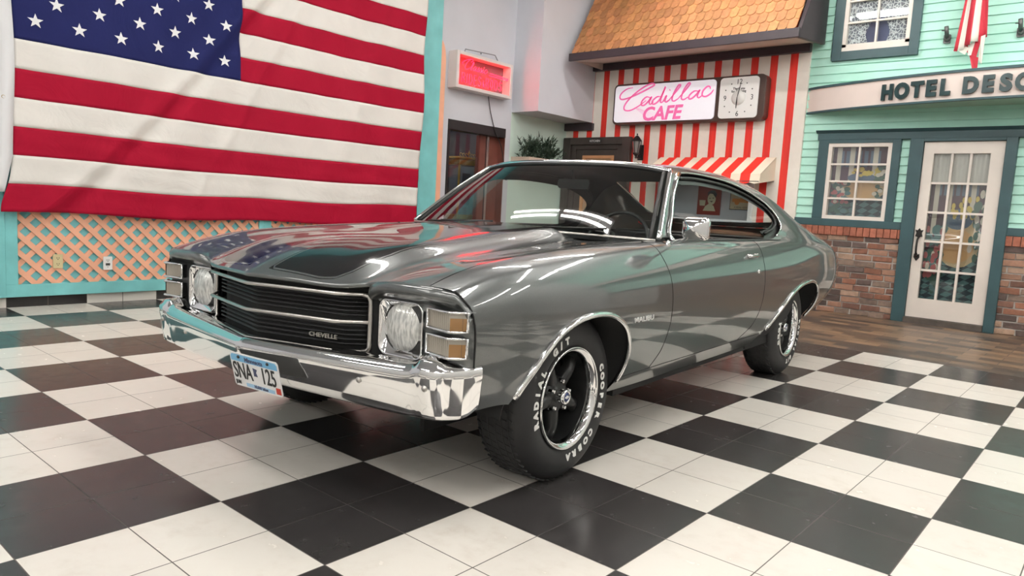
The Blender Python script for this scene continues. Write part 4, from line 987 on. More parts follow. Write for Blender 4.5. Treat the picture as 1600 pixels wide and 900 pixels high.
WIN = [tuple(p) for p in bez([(.905, .950), (1.0, 1.04), (1.14, 1.165), (1.29, 1.268)], 4)] + [tuple(p) for p in bez([(1.365, 1.306), (1.6, 1.318), (1.9, 1.314), (2.15, 1.298), (2.4, 1.258), (2.6, 1.198), (2.68, 1.13), (2.685, 1.06), (2.62, 1.01), (2.45, .965), (2.2, .950), (1.9, .947), (1.3, .947)], 6)]
g = .0022
isB = lambda V: V[:, 0] >= .8
A0, B0 = Skin.grid(GA, NA_), Skin.grid(GB, NB_)
XZ = lambda V: V[:, [0, 2]]
lower_edge = lambda V: V[:, 2] - .372      # sill line
side = lambda V: V[:, 1] - seam_y(V[:, 0])
# hood
hood = A0.clip(lambda V: seam_y(V[:, 0]) - V[:, 1] - g).clip(lambda V: hood_x(V[:, 1]) - V[:, 0])
# black hood stripes: each side of the centre, outer edge along the dome
def stripe_fn(ins=0.):
    xs_ = [-.84, -.80, -.74, -.66, -.55, -.45, .0, .3, .72]; outer = [.395, .405, .41, .41, .40, .39, .36, .335, .30]; inner = [.03] * 9
    poly = [(-.865 + .0, .075), (-.835, .36)]
    P = [(-.83 + ins, .06 + ins), (-.79 + ins, .30), (-.765 + ins, .355 - ins), (-.71, .385 - ins)] + [(x, o_ - ins) for x, o_ in zip(xs_[4:], outer[4:])] + [(.80, .30 - ins), (.80, .055 + ins)]
    return P
SP = stripe_fn(); SPI = stripe_fn(.010)
XY = lambda V: V[:, [0, 1]]
s_out = hood.clip(lambda V: -sdist(XY(V), SP)); 
s_pin1 = hood.clip(lambda V: sdist(XY(V), SP)).clip(lambda V: .004 - sdist(XY(V), SP))
s_pin2 = hood.clip(lambda V: sdist(XY(V), SP) - .004).clip(lambda V: .012 - sdist(XY(V), SP))
s_in = hood.clip(lambda V: sdist(XY(V), SP) - .012)
ho = s_out.join(s_pin2); ho = ho.join(ho.mirror()); hoodo = cbuild(ho, 'hood', PAINT)
for sk in (s_in.join(s_pin1),):
    cbuild(sk, 'hood_stripe', BLACKP, hoodo)['label'] = 'glossy black hood stripe on the left'; cbuild(sk.mirror(), 'hood_stripe', BLACKP, hoodo)['label'] = 'glossy black hood stripe on the right'
# front lip of the hood
lip = []
for j in range(GA.shape[1]):
    p = GA[0, j]
    if p[1] < .76: lip.append(p)
lip = lip[::-1]; lip = [np.array([p[0], -p[1], p[2]]) for p in lip[::-1]] + lip[1:]
cb = CB(); cb.grid([[(p[0], p[1], p[2]) for p in lip], [(p[0] - .004, p[1], p[2] - .006) for p in lip], [(p[0], p[1], p[2] - .014) for p in lip], [(p[0] + .04, p[1], p[2] - .016) for p in lip]])
cb.build('front_lip', PAINT, hoodo)
# fender, door, quarter, roof
fender = A0.clip(lambda V: V[:, 1] - seam_y(V[:, 0]) - g).clip(lambda V: xdf(V[:, 2]) - g - V[:, 0]).clip(lambda V: -sdist(XZ(V), ARCH_F)).clip(lambda V: np.where(V[:, 0] > -.2, lower_edge(V) + .006, 1))
cowl = A0.clip(lambda V: V[:, 1] - seam_y(V[:, 0]) - g).clip(lambda V: V[:, 0] - xdf(V[:, 2]) + g)
belt = lambda V: .9475 - V[:, 2]
openz = lambda V: np.where((V[:, 0] > .905) & (V[:, 0] < 2.3), belt(V), 1.)
dA = cowl.clip(lambda V: .93 - V[:, 2] + 0 * V[:, 0]); 
dB = B0.clip(lambda V: xdr(V[:, 2]) - g - V[:, 0]).clip(lambda V: .9475 - V[:, 2]).clip(lambda V: -sdist(XZ(V), WIN))
door = dA.join(dB).clip(lower_edge)
rock = A0.clip(lambda V: V[:, 0] - .30).join(B0.clip(lambda V: 2.25 - V[:, 0])).clip(lambda V: .369 - V[:, 2]).clip(lambda V: -sdist(XZ(V), ARCH_F)).clip(lambda V: -sdist(XZ(V), ARCH_R))
def xw(V):  # windshield opening edge
    y, z = V[:, 1], V[:, 2]; k = np.minimum(np.abs(y) / .61, 1)
    return .785 + (np.minimum(z, 1.303) - .957) * 1.31 - .09 * (1 - k ** 2) * (z > 1.1)
upper = B0.clip(lambda V: V[:, 2] - .9475 + 10 * (V[:, 0] > 2.2)).clip(lambda V: V[:, 0] - xw(V)).clip(lambda V: -sdist(XZ(V), WIN) + 10 * (V[:, 1] < .55))
BL = [(2.62, -.1), (2.62, .46), (2.72, .525), (3.30, .535), (3.42, .50), (3.46, -.1)]
upper = upper.clip(lambda V: -sdist(XY(V), BL))
quarter = upper.join(B0.clip(lambda V: .9475 - V[:, 2]).clip(lambda V: 2.2 - V[:, 0])).clip(lambda V: V[:, 0] - np.where(V[:, 2] < .96, xdr(V[:, 2]) + g, 0)).clip(lambda V: -sdist(XZ(V), ARCH_R)).clip(lambda V: np.where(V[:, 0] < 3.0, lower_edge(V) + .0, 1))
trunk_fn = lambda V: np.minimum(V[:, 0] - 3.56, .74 - V[:, 1])
trunk = quarter.clip(lambda V: trunk_fn(V) - g); quarter = quarter.clip(lambda V: -trunk_fn(V) - g)
extraA = cowl.clip(lambda V: V[:, 2] - .93)   # corner below the windshield pillar
roofq = quarter
for nm, sk in (('fender', fender), ('door', door), ('quarter_panel', roofq), ('rocker_panel', rock), ('cowl_corner', extraA)):
    if nm.startswith('quarter'):
        rfn = lambda V: np.maximum(1.6 - V[:, 0], np.minimum(V[:, 2] - 1.0, 2.62 - V[:, 0]))
        rf = sk.clip(rfn); cbuild(rf.join(rf.mirror()), 'roof', PAINT); sk = sk.clip(lambda V: -rfn(V))
        cbuild(sk, 'quarter_panel', PAINT); cbuild(sk.mirror(), 'quarter_panel', PAINT)
        continue
    o = cbuild(sk, nm, PAINT); o2 = cbuild(sk.mirror(), nm, PAINT)
    if nm == 'door': DOORS = (o, o2)
    if nm == 'fender': FENDERS = (o, o2)
cbuild(trunk.join(trunk.mirror()), 'trunk_lid', PAINT)
# inner dark skins: headliner and pillars
hl = upper.clip(lambda V: 2.70 - V[:, 0]).offset(-.022); cbuild(hl.join(hl.mirror()), 'headliner', HEADL)
for sk in (dA.join(dB).clip(lambda V: V[:, 2] - .42).offset(-.05),):
    cbuild(sk, 'door_lining', INT, DOORS[0]); cbuild(sk.mirror(), 'door_lining', INT, DOORS[1])
# dark inner body: floor pan, firewall, inner arches
cb = CB(); cb.box(-.60, 4.0, -.80, .80, .24, .30) if False else None
cb.box(.42, 3.15, -.82, .82, .26, .34).box(.40, .46, -.74, .74, .30, .90).box(3.18, 3.24, -.80, .80, .34, .93)
cb.build('floor_pan', GAPM)
for sgn in (1, -1):
    for xc, arch, nm in ((0., ARCH_F, 'f'), (2.845, ARCH_R, 'r')):
        pts = [p for p in arch if p[1] > .15]; cb = CB()
        cb.grid([[(p[0] + (.012 if p[0] > xc else -.012), sgn * (side_pt(p[0], max(p[1], .3))[1] - .012), p[1] + .004) for p in pts], [(p[0] + (.012 if p[0] > xc else -.012), sgn * .52, p[1] + .03) for p in pts]])
        lo_, hi_ = min(p[0] for p in pts), max(p[0] for p in pts)
        cb.box(lo_, hi_, min(sgn * .50, sgn * .52), max(sgn * .50, sgn * .52), .22, .72)
        cb.build('wheel_well', GAPM, solid=.006)
        # chrome lip
        P = [side_pt(p[0], p[1], .004) for p in arch if p[1] > ((.405 if p[0] < 0 else .345) if nm == 'f' else .375)]
        P = [(p[0], sgn * p[1], p[2]) for p in P]
        CB().tube(P, .0095, 10, flat=1.3).build('wheel_arch_trim', CHR)
for sgn, dr in ((1, DOORS[0]), (-1, DOORS[1])):
    for ln in ([(float(xdf(z)), z) for z in np.linspace(.372, .945, 40)], [(float(xdr(z)), z) for z in np.linspace(.372, .945, 40)], [(x_, .3705) for x_ in np.linspace(.32, 1.76, 60)]):
        CB().tube([tuple(side_pt(a_1, b_1, -.0008) * np.array([1, sgn, 1])) for a_1, b_1 in ln], .0026, 6).build('door_gap', GAPM, dr)
    CB().tube([tuple(top_pt(x_, float(seam_y(x_)), -.0008) * np.array([1, sgn, 1])) for x_ in np.linspace(-.66, .74, 60)], .0024, 6).build('hood_gap', GAPM, hoodo)
# chrome trims around the glass ------------------------------------
def side_line(pts, off=.002, sgn=1): return [tuple(side_pt(p[0], p[1], off) * np.array([1, sgn, 1])) for p in pts]
wi = [p for p in WIN if p[1] > .955]
i0 = min(range(len(WIN)), key=lambda i: abs(WIN[i][0] - .905) + abs(WIN[i][1] - .95))
upl = [p for p in WIN if p[1] > .975 or p[0] < 1.0]
def inset(poly, d):
    Q = np.array(poly); c = []; n = len(Q)
    area = .5 * sum(Q[i][0] * Q[(i + 1) % n][1] - Q[(i + 1) % n][0] * Q[i][1] for i in range(n)); s = 1 if area > 0 else -1
    for i in range(n):
        t = Q[(i + 1) % n] - Q[i - 1]; t /= np.linalg.norm(t) + 1e-9; c.append(tuple(Q[i] + s * d * np.array([-t[1], t[0]])))
    return c
for sgn in (1, -1):
    CB().tube(side_line(upl[1:], .003, sgn), .0065, 8).build('window_trim', CHR)
    a_pl = [p for p in WIN[:20] if p[0] < 1.36 and p[1] > .9476]; CB().tube(side_line([(q[0] + .004, q[1]) for q in a_pl] + [(1.385, 1.303)], .006, sgn), .0125, 8, flat=.8).build('pillar_trim', CHR)
    band = B0.clip(lambda V: .95 * 0 + V[:, 2] - .9475).clip(lambda V: sdist(XZ(V), WIN) + .012).clip(lambda V: .055 * np.clip((V[:, 0] - 1.2) / .2, .1, 1) * np.where(V[:, 2] < 1.0, np.clip((V[:, 0] - 2.3) / .2, .0, 1), 1) - sdist(XZ(V), WIN))
    b1_ = band.offset(-.022); b1_ = b1_ if sgn > 0 else b1_.mirror(); cbuild(b1_, 'weatherstrip', RUB)
    ins = inset(WIN, .03); k = [p for p in ins if p[1] > .99 and p[0] > 1.36]; CB().tube(side_line(k, -.016, sgn), .009, 8).build('weatherstrip', RUB)
    CB().tube([tuple(side_pt(x, .947, -.012) * np.array([1, sgn, 1])) for x in np.linspace(.9, 2.5, 40)], .011, 6).build('belt_weatherstrip', RUB)
# windshield --------------------------------------------------------
def ws(u_, v_, off=0.):  # u_ -1..1 across, v_ 0..1 up
    yb, yt = .795, .612; y = u_ * (yb + (yt - yb) * v_); k = 1 - abs(u_) ** 2.2
    xb = .790 - .17 * k; xt = 1.248 - .09 * (1 - u_ * u_); zt = 1.303 + .036 * (1 - u_ ** 4); zb = .953 + .01 * k
    x = xb + (xt - xb) * v_ - .02 * math.sin(PI * v_) * k; z = zb + (zt - zb) * v_ + .012 * math.sin(PI * v_)
    return (x + off, y, z)
CB().grid([[ws(u_, v_) for v_ in np.linspace(0, 1, 16)] for u_ in np.linspace(-1, 1, 40)]).build('windshield', WGL)
tint = mat('tint_band', (.01, .014, .02), .3)
fr = [ws(-1, v_, -.004) for v_ in np.linspace(.0, 1, 14)] + [ws(u_, 1, -.004) for u_ in np.linspace(-.96, .96, 40)] + [ws(1, v_, -.004) for v_ in np.linspace(1, 0, 14)]
CB().tube([(p[0], p[1] + (.012 if p[1] > 0 else -.012) * (abs(p[1]) > .6), p[2] + .006) for p in fr], .0135, 8, flat=.8).build('windshield_trim', CHR)
fr2 = [ws(-.965, v_, .0) for v_ in np.linspace(.0, .985, 14)] + [ws(u_, .972, .0) for u_ in np.linspace(-.96, .96, 40)] + [ws(.965, v_, .0) for v_ in np.linspace(.985, 0, 14)]
CB().tube(fr2, .012, 6).build('windshield_gasket', RUB)
CB().tube([ws(u_, -.01, -.012) for u_ in np.linspace(-1, 1, 50)], .007, 6).build('windshield_base_trim', CHRS)
# cowl vent and wipers
cb = CB(); cb.grid([[(float(hood_x(y)) - .01, y, top_pt(float(hood_x(y)) - .01, abs(y))[2] - .025) for y in np.linspace(-.74, .74, 40)], [(ws(y / .795, 0)[0] + .01, y, .945) for y in np.linspace(-.74, .74, 40)]]); cb.build('cowl_vent', GAPM)
cb = CB()
for y0_, y1_ in ((-.62, -.10), (.02, .55)):
    cb.tube([(ws(y0_ / .795, .0)[0] - .01, y0_, .965), (ws(y1_ / .795, .05)[0] - .012, y1_, .985)], .006, 6).tube([(ws(y0_ / .8, .02)[0] - .02, y0_ + .1, .975), (ws(y1_ / .8, .06)[0] - .02, y1_ + .02, .99)], .004, 6)
    cb.build('wiper', RUB); cb = CB()
# rear window
CB().grid([[tuple(top_pt(x, abs(y)) + np.array([0, 0, -.006])) if y >= 0 else tuple((top_pt(x, abs(y)) + np.array([0, 0, -.006])) * np.array([1, -1, 1])) for x in np.linspace(2.61, 3.46, 14)] for y in np.linspace(-.54, .54, 21)]).build('rear_window', WGL)
for sgn in (1, -1): CB().tube([tuple(top_pt(x, y, .002) * np.array([1, sgn, 1])) for x, y in BL[1:5]], .008, 6).build('rear_window_trim', CHR)
# ------------------------------------------------------------------ front end
gx = lambda y: float(np.interp(abs(y), [0, .38, .46, .50], [-.875, -.785, -.712, -.69]))   # plan of the grille
# header panel over the lamps
ST = [.485, .50, .52, .545, .58, .62, .68, .72, .76, .80, .83, .85, .87, .89, .905]
def crest(y):
    return (float(np.interp(y, [.485, .50, .56, .60, .75, .80, .85, .905], [-.728, -.735, -.746, -.748, -.74, -.73, -.70, -.688])), y, float(np.interp(y, [.485, .50, .53, .56, .60, .75, .80, .855, .88, .905], [.772, .783, .796, .803, .806, .806, .803, .793, .772, .735])))
def face_x(y): return float(np.interp(y, [.46, .50, .70, .74, .855, .89, .908], [-.685, -.682, -.682, -.685, -.70, -.68, -.655]))
for sgn in (1, -1):
    cb = CB(); rows = []
    for y in ST:
        c = crest(y); fx = face_x(y); zt = .742 if y < .72 else .746
        zt = min(zt, c[2] - .046) if y < .88 else min(zt, c[2] - .02); bw_ = 1. if y < .80 else max(0., (.905 - y) / .105)
        tp_ = (min(1., max(0., (y - .475) / .12)) ** .7) * (.35 + .65 * bw_) * .8
        rows.append([(c[0] + .03, sgn * y, c[2] - .001), (c[0] + .006, sgn * y, c[2]), (c[0] - .006 * tp_, sgn * y, c[2] - .005), (c[0] - .014 * tp_, sgn * y, c[2] - .016), (c[0] - .015 * tp_, sgn * y, c[2] - .030), (c[0] * .7 + fx * .3 - .006 * tp_, sgn * y, c[2] - .044 if y < .86 else c[2] - .02), (fx - .006, sgn * y, zt), (fx, sgn * y, zt - .012), (fx, sgn * y, .66), (fx + .006, sgn * y, .56), (fx + .015, sgn * y, .535), (fx + .08, sgn * y, .53)])
    cb.grid(rows); hp = cb.build('header_panel', PAINT)
    # dark filler along the gap between fender and header
    CB().tube([(p[0] - .001, sgn * (p[1] - .001), p[2]) for p in GA[0, 10:nl + 1:2]], .0034, 6).build('fender_gap', GAPM, hp)
    # headlamp bezel
    zc, yc = .645, .603; H0 = .655
    yl, yh, zl, zh = .504, .714, .545, .740
    outer = rrect(yl, yh, zl, zh, .035, 8); n = len(outer); ring = []
    bez_x = lambda y: -.684 - .0 * (y - .5)
    cyy, czz = .612, .648
    R_in = .0850
    rows = []
    ang = [math.atan2(q[1] - czz, q[0] - cyy) for q in outer]
    for f, dx in ((1.0, .02), (1.0, -.006), (.985, -.014), (.95, -.016), (.925, -.012)):
        rows.append([(bez_x(0) + dx, sgn * (cyy + (q[0] - cyy) * f), czz + (q[1] - czz) * f) for q in outer])
    rows.append([(bez_x(0) - .006, sgn * (cyy + (R_in + .002) * math.cos(a)), czz + (R_in + .002) * math.sin(a)) for a in ang])
    rows.append([(bez_x(0) + .03, sgn * (cyy + R_in * math.cos(a)), czz + R_in * math.sin(a)) for a in ang])
    lamp = CB(); lamp.grid(rows, closed_v=True); bz = lamp.build('headlamp_bezel', CHR)
    # sealed beam lens
    hm = mat('headlamp_glass', (.62, .63, .60), .12, .35, coat=1.)
    if not hm.get('done'):
        hm['done'] = 1; nt = hm.node_tree; b = nt.nodes['Principled BSDF']; tc = nt.nodes.new('ShaderNodeTexCoord')
        mp_ = nt.nodes.new('ShaderNodeMapping'); mp_.inputs['Scale'].default_value = (90, 1, 26); nt.links.new(tc.outputs['Object'], mp_.inputs[0])
        n1 = noise_n(nt, mp_.outputs[0], 1.2, 2); wv = nt.nodes.new('ShaderNodeTexWave'); wv.inputs['Scale'].default_value = 55; wv.bands_direction = 'X'; nt.links.new(tc.outputs['Object'], wv.inputs[0])
        n2 = noise_n(nt, tc.outputs['Object'], 22, 3)
        hgt = math_n(nt, 'ADD', math_n(nt, 'MULTIPLY', n1, .8), math_n(nt, 'MULTIPLY', wv.outputs[1], .4)); bump_n(nt, b, math_n(nt, 'ADD', hgt, n2), .6, .004)
        nt.links.new(mix_n(nt, ramp_n(nt, n1, .35, .65), (.50, .51, .49), (.92, .92, .88)), b.inputs['Base Color'])
    rings = []
    for r_ in np.linspace(.0, .0830, 9):
        d = -.024 * (1 - (r_ / .083) ** 2) - .002
        rings.append([(bez_x(0) + d - .002, sgn * (cyy + r_ * math.cos(a)), czz + r_ * math.sin(a)) for a in np.linspace(0, 2 * PI, 37)[:-1]])
    lens = CB(); lens.grid(rings, closed_v=True); ln = lens.build('headlamp', hm)
    cb = CB(); cb.tube([(bez_x(0) - .004, sgn * (cyy + .0848 * math.cos(a)), czz + .0848 * math.sin(a)) for a in np.linspace(0, 2 * PI, 49)[:-1]], .0035, 6, closed=True); cb.build('lamp_gasket', RUB, ln)
    # wrap-around parking lamps, two per side
    for z0_, z1_ in ((.669, .738), (.586, .656)):
        lampy = [.738, .865, .872, .931]; lx = [-.694, -.752, -.752, -.716]
        loop_in = [(lx[0], .740), (-.750, .866), (-.716, .931)]
        lm = CB(); px_ = lambda y: float(np.interp(y, [.745, .857, .898], [-.712, -.732, -.690]))
        # bezel frame
        path = [(px_(y), sgn * y, z0_ + .004) for y in [.746, .78, .82, .855, .857, .88, .898]] + [(px_(y), sgn * y, z1_ - .004) for y in [.898, .88, .857, .855, .82, .78, .746]]
        lm.tube(path, .0048, 8, closed=True); mk = lm.build('parking_lamp', CHR); mk['label'] = 'chrome framed rectangular lamp wrapping round the fender corner'
        ys = np.linspace(.749, .856, 22); P = []
        for i, y in enumerate(ys): d = .0025 * (i % 2); P.append([(px_(y) + .004 + d * 1.6, sgn * y, z0_ + .008), (px_(y) + .004 + d, sgn * y, z1_ - .008)])
        q = CB(); q.grid(P, smooth=False); q.build('clear_lens', mat('lens_clear', (.36, .33, .28), .25, .3, coat=.8), mk)
        q = CB(); q.grid([[(px_(y) + .004, sgn * y, z0_ + .008), (px_(y) + .004, sgn * y, z1_ - .022)] for y in np.linspace(.857, .895, 4)], smooth=False); q.build('amber_lens', mat('lens_amber', (.30, .16, .06), .25, .1, coat=.8), mk)
        q = CB(); q.grid([[(px_(y) + .0035, sgn * y, z1_ - .022), (px_(y) + .0035, sgn * y, z1_ - .008)] for y in np.linspace(.857, .895, 4)], smooth=False); q.build('side_reflector', mat('lens_clear', (.55, .50, .42), .2), mk)
        q = CB(); q.box(-.70, -.66, min(sgn * .752, sgn * .885), max(sgn * .752, sgn * .885), z0_ + .005, z1_ - .005); q.build('lamp_housing', RUB, mk)
# grille
gr = CB()
ysG = list(np.linspace(-.47, -.38, 5)) + list(np.linspace(-.38, 0, 9))[1:] + list(np.linspace(0, .38, 9))[1:] + list(np.linspace(.38, .47, 5))[1:]
def gbar(cb, z, r, dx=0., ymax=.47, flat=1.):
    pts = [(gx(y) + dx, y, z) for y in ysG if abs(y) <= ymax + 1e-6]; cb.tube(pts, r, 4 if r < .005 else 8, flat=flat)
slats = CB()
for z0_, z1_ in ((.655, .735), (.553, .637)):
    for z in np.linspace(z0_ + .010, z1_ - .010, 5): gbar(slats, z, .0040, .045, .466)
gro = slats.build('grille', mat('grille_black', (.008, .008, .009), .5))
bk = CB(); bk.grid([[(gx(y) + .065, y, .52), (gx(y) + .065, y, .775)] for y in ysG]); bk.build('grille_backing', GAPM, gro)
# surround bars
for z, nm in ((.742, 'upper_bar'), (.646, 'middle_bar'), (.543, 'lower_bar')):
    cb = CB(); pts = [(gx(y), y, z) for y in ysG if abs(y) <= .472]; cb.tube(pts, .0075, 8, flat=.95)
    cb.build(nm, CHRS, gro)
for sgn in (1, -1):
    cb = CB(); c0 = [(gx(.45), .45, .742), (gx(.465), .466, .737), (gx(.47), .473, .722), (gx(.47), .474, .646), (gx(.47), .473, .560), (gx(.465), .466, .548), (gx(.45), .45, .543)]
    cb.tube([(p[0], sgn * p[1], p[2]) for p in c0], .0085, 8); cb.build('end_bar', CHRS, gro)
    cb = CB(); cb.grid([[(gx(.48) + .0, sgn * .478, .75), (gx(.48), sgn * .478, .53)], [(-.665, sgn * .51, .75), (-.665, sgn * .51, .53)]]); cb.build('end_filler', GAPM, gro)
    cb = CB(); cb.grid([[(gx(y) + .02, sgn * y, .525), (gx(y) + .02, sgn * y, .53), (gx(y) + .10, sgn * y, .53)] for y in np.linspace(0, .72, 12)]); cb.build('lower_valance', GAPM, gro)
q = text('lettering', 'CHEVELLE', .0215, Matrix.Translation((.318, gx(.318) + .018, .580)) @ Matrix.Rotation(.235, 4, 'Z') @ Mw((0, 0, 0), 's'), CHRS, gro, .002, sx=1.25, bold=.0004)
# bumper
bst = [  # y, x(crease), z_top, z_crease, z_bottom, dx_bottom
    (0, -.908, .553, .528, .385, .06), (.02, -.906, .553, .528, .385, .06), (.20, -.875, .555, .529, .380, .052), (.38, -.843, .557, .531, .377, .046), (.55, -.813, .559, .533, .375, .04), (.66, -.793, .561, .534, .376, .034), (.715, -.784, .563, .536, .378, .03),
    (.745, -.779, .570, .541, .380, .028), (.765, -.777, .584, .549, .382, .025), (.785, -.776, .587, .552, .384, .022), (.815, -.772, .586, .552, .386, .02), (.840, -.763, .584, .552, .387, .018), (.858, -.749, .582, .553, .388, .015), (.875, -.727, .580, .555, .389, .012), (.893, -.695, .578, .556, .390, .008), (.905, -.662, .576, .556, .396, .012), (.912, -.625, .573, .555, .412, .014)]
BS = np.array(bst)
tt = np.arange(len(BS)); td = np.linspace(0, len(BS) - 1, 110)
BI = np.array([np.interp(td, tt, BS[:, k]) for k in range(6)]).T
for _ in range(2): BI[1:-1] = .5 * BI[1:-1] + .25 * (BI[:-2] + BI[2:])
BI[0, 0] = 0
def bprof(i, sgn):
    y, x, zt, zc_, zb, db = BI[i]; j0, j1 = max(0, i - 1), min(len(BI) - 1, i + 1); tx, ty = BI[j1][1] - BI[j0][1], BI[j1][0] - BI[j0][0]
    L_ = math.hypot(tx, ty); nx_, ny_ = -ty / L_, tx / L_           # outward normal in plan (towards -x, then +y)
    if nx_ > 0 or (abs(nx_) < .2 and ny_ < 0): nx_, ny_ = -nx_, -ny_
    if y > .87 and ny_ < 0: nx_, ny_ = -nx_, -ny_
    dn_ = .010 * min(1., max(0., (.76 - y) / .05)); pr = [(-.085, zt + .002 - dn_), (-.068, zt + .003 - dn_), (-.056, zt + .001 - dn_ * .8), (-.050, zt - .005 - dn_ * .5), (-.038, zt - .007), (-.026, zt - .008), (-.017, zt - .013), (-.008, zc_ + .006), (-.002, zc_), (.002, zc_ - .008), (.002, zc_ - .03), (-db * .18, zc_ * .6 + zb * .4), (-db * .45, zc_ * .32 + zb * .68), (-db * .8, zb + .018), (-db, zb + .006), (-db - .010, zb), (-db - .03, zb + .002)]
    inx = min(1., .2 + 0 * y)
    return [(x + nx_ * o_, sgn * max(0, (y + ny_ * o_)), z) for o_, z in pr]
cb = CB(); rows = [bprof(i, -1) for i in range(len(BI) - 1, 0, -1)] + [bprof(i, 1) for i in range(len(BI))]
cb.grid(rows); bump = cb.build('front_bumper', CHR, solid=.0, recalc=True)
for yy in (-.80, -.535, .535, .80):
    i = int(np.argmin(abs(BI[:, 0] - abs(yy)))); p = bprof(i, 1 if yy > 0 else -1)[11]
    cb = CB(); cb.lathe([(.0, -.006), (.009, -.004), (.011, 0), (.006, .004)], 14, 'x', (p[0] - .001, p[1], p[2] + .005)); cb.build('bumper_bolt', CHRS, bump)
# licence plate, bent under the bumper
pl0 = Matrix.Translation((.172, -.972, .472)) @ Matrix.Rotation(.06, 4, 'Z') @ Matrix.Rotation(.20, 4, 'Y') @ Matrix.Rotation(-.42, 4, 'X')
pl0 = Matrix.Translation((.118, -.912, .432)) @ Matrix.Rotation(.05, 4, 'Z') @ Matrix.Rotation(.24, 4, 'X') @ Matrix.Diagonal((.92, 1, .90, 1))
PW = mat('plate_white', (.78, .78, .78), .35); PB = mat('plate_blue', (.16, .42, .66), .35)
def pmesh(mb, name, m, parent):
    o = MB.build(mb, name, m, parent); o.data.transform(pl0); return o
plate = pmesh(MB().prism(rrect(-.145, .145, -.073, .073, .012), 'y', 0, .003), 'license_plate', PW, CAR)
pmesh(MB().prism([(-.139, .038), (.139, .038), (.139, .058), (.13, .067), (-.13, .067), (-.139, .058)], 'y', -.0012, .0), 'blue_band', PB, plate)
pmesh(MB().prism([(-.07, -.067), (.10, -.067), (.10, -.052), (-.07, -.052)], 'y', -.0012, .0), 'lower_band', mat('plate_pale', (.36, .58, .78), .35), plate)
pmesh(MB().box(.112, .138, -.0014, 0, -.064, -.038), 'sticker', mat('sticker_red', (.50, .05, .03), .4), plate)
pmesh(MB().prism([(-.012, .022), (.012, .018), (.004, .004), (.010, -.012), (-.010, -.012), (-.010, .004)], 'y', -.0014, 0), 'state_map', mat('plate_navy', (.06, .07, .14), .4), plate)
for s_, px0, pz0, sz, mm, sxx in (('SNA', -.078, -.034, .098, 'ink', .62), ('125', .078, -.034, .098, 'ink', .62), ('Minnesota', .0, .043, .026, 'navy', 1.), ('10,000 lakes', .02, -.064, .017, 'navy', 1.), ('JUN', -.118, -.062, .022, 'ink', .8)):
    q = text('characters', s_, sz, pl0 @ Mw((px0, -.0014, pz0), 's'), INK if mm == 'ink' else MATS['plate_navy'], plate, .0008, sx=sxx, bold=.0006)
mb = MB()
for xx_ in (-.088, .088): pmesh(MB().lathe([(0, -.006), (.006, -.005), (.007, 0)], 10, 'y', (xx_, 0, .058)), 'plate_bolt', INK, plate)
# ------------------------------------------------------------------ door details
def on_side(x, z, off): p = side_pt(x, z, off); return p
h = CB(); pA = [side_pt(x, .868 - .0 * (x - 1.8), .022) for x in np.linspace(1.735, 1.885, 6)]
h.tube(pA, [.005, .009, .0095, .0095, .009, .005], 8).tube([side_pt(1.75, .866, -.01), side_pt(1.75, .867, .02)], .011, 8).tube([side_pt(1.87, .866, -.01), side_pt(1.87, .867, .02)], .013, 8)
h.build('door_handle', CHR, DOORS[0])
p = side_pt(1.862, .775, .0); h = CB(); h.lathe([(0, .008), (.010, .007), (.012, .0)], 14, 'y', tuple(p)); h.build('door_lock', CHR, DOORS[0])
h = CB(); h.tube([(q_[0], -q_[1], q_[2]) for q_ in pA], .009, 8); h.build('door_handle', CHR, DOORS[1])
# mirror on the driver door
mr = CB(); c = np.array([.745, 1.005, 1.018]); rr = []
shp = rrect(-.062, .062, -.052, .052, .022, 6)
for d, f in ((.024, .97), (.018, 1.0), (.0, 1.0), (-.022, .88), (-.042, .60), (-.058, .22), (-.062, .02)):
    rr.append([(c[0] + d, c[1] + q_[0] * f, c[2] + q_[1] * f) for q_ in shp])
mr.grid(rr, closed_v=True); mo = mr.build('door_mirror', CHR)
m2 = CB(); m2.prism([(c[1] + q_[0] * .95, c[2] + q_[1] * .95) for q_ in shp], 'x', c[0] + .020, c[0] + .023); m2.build('mirror_glass', mat('mirror', (.8, .8, .8), .01, 1.), mo)
b0_ = side_pt(.80, .935, .004)
m3 = CB(); m3.tube(bez([(c[0] - .035, c[1] - .01, c[2] - .02), (c[0] - .01, c[1] - .045, c[2] - .052), (.775, .91, .955), (.80, .875, .946)], 6), .0085, 8); m3.lathe([(0, .012), (.018, .010), (.024, .0), (0, -.004)], 16, 'y', tuple(side_pt(.80, .932, .0))); m3.build('mirror_stalk', CHR, mo)
# fender emblem
p0 = side_pt(.405, .625, .003)
q = text('emblem', 'MALIBU', .030, Matrix.Translation((p0[1], p0[0], .618)) @ Mw((0, 0, 0), 'e'), mat('emblem_silver', (.75, .75, .74), .4, .4), FENDERS[0], .002, sx=1.75, bold=.0003)
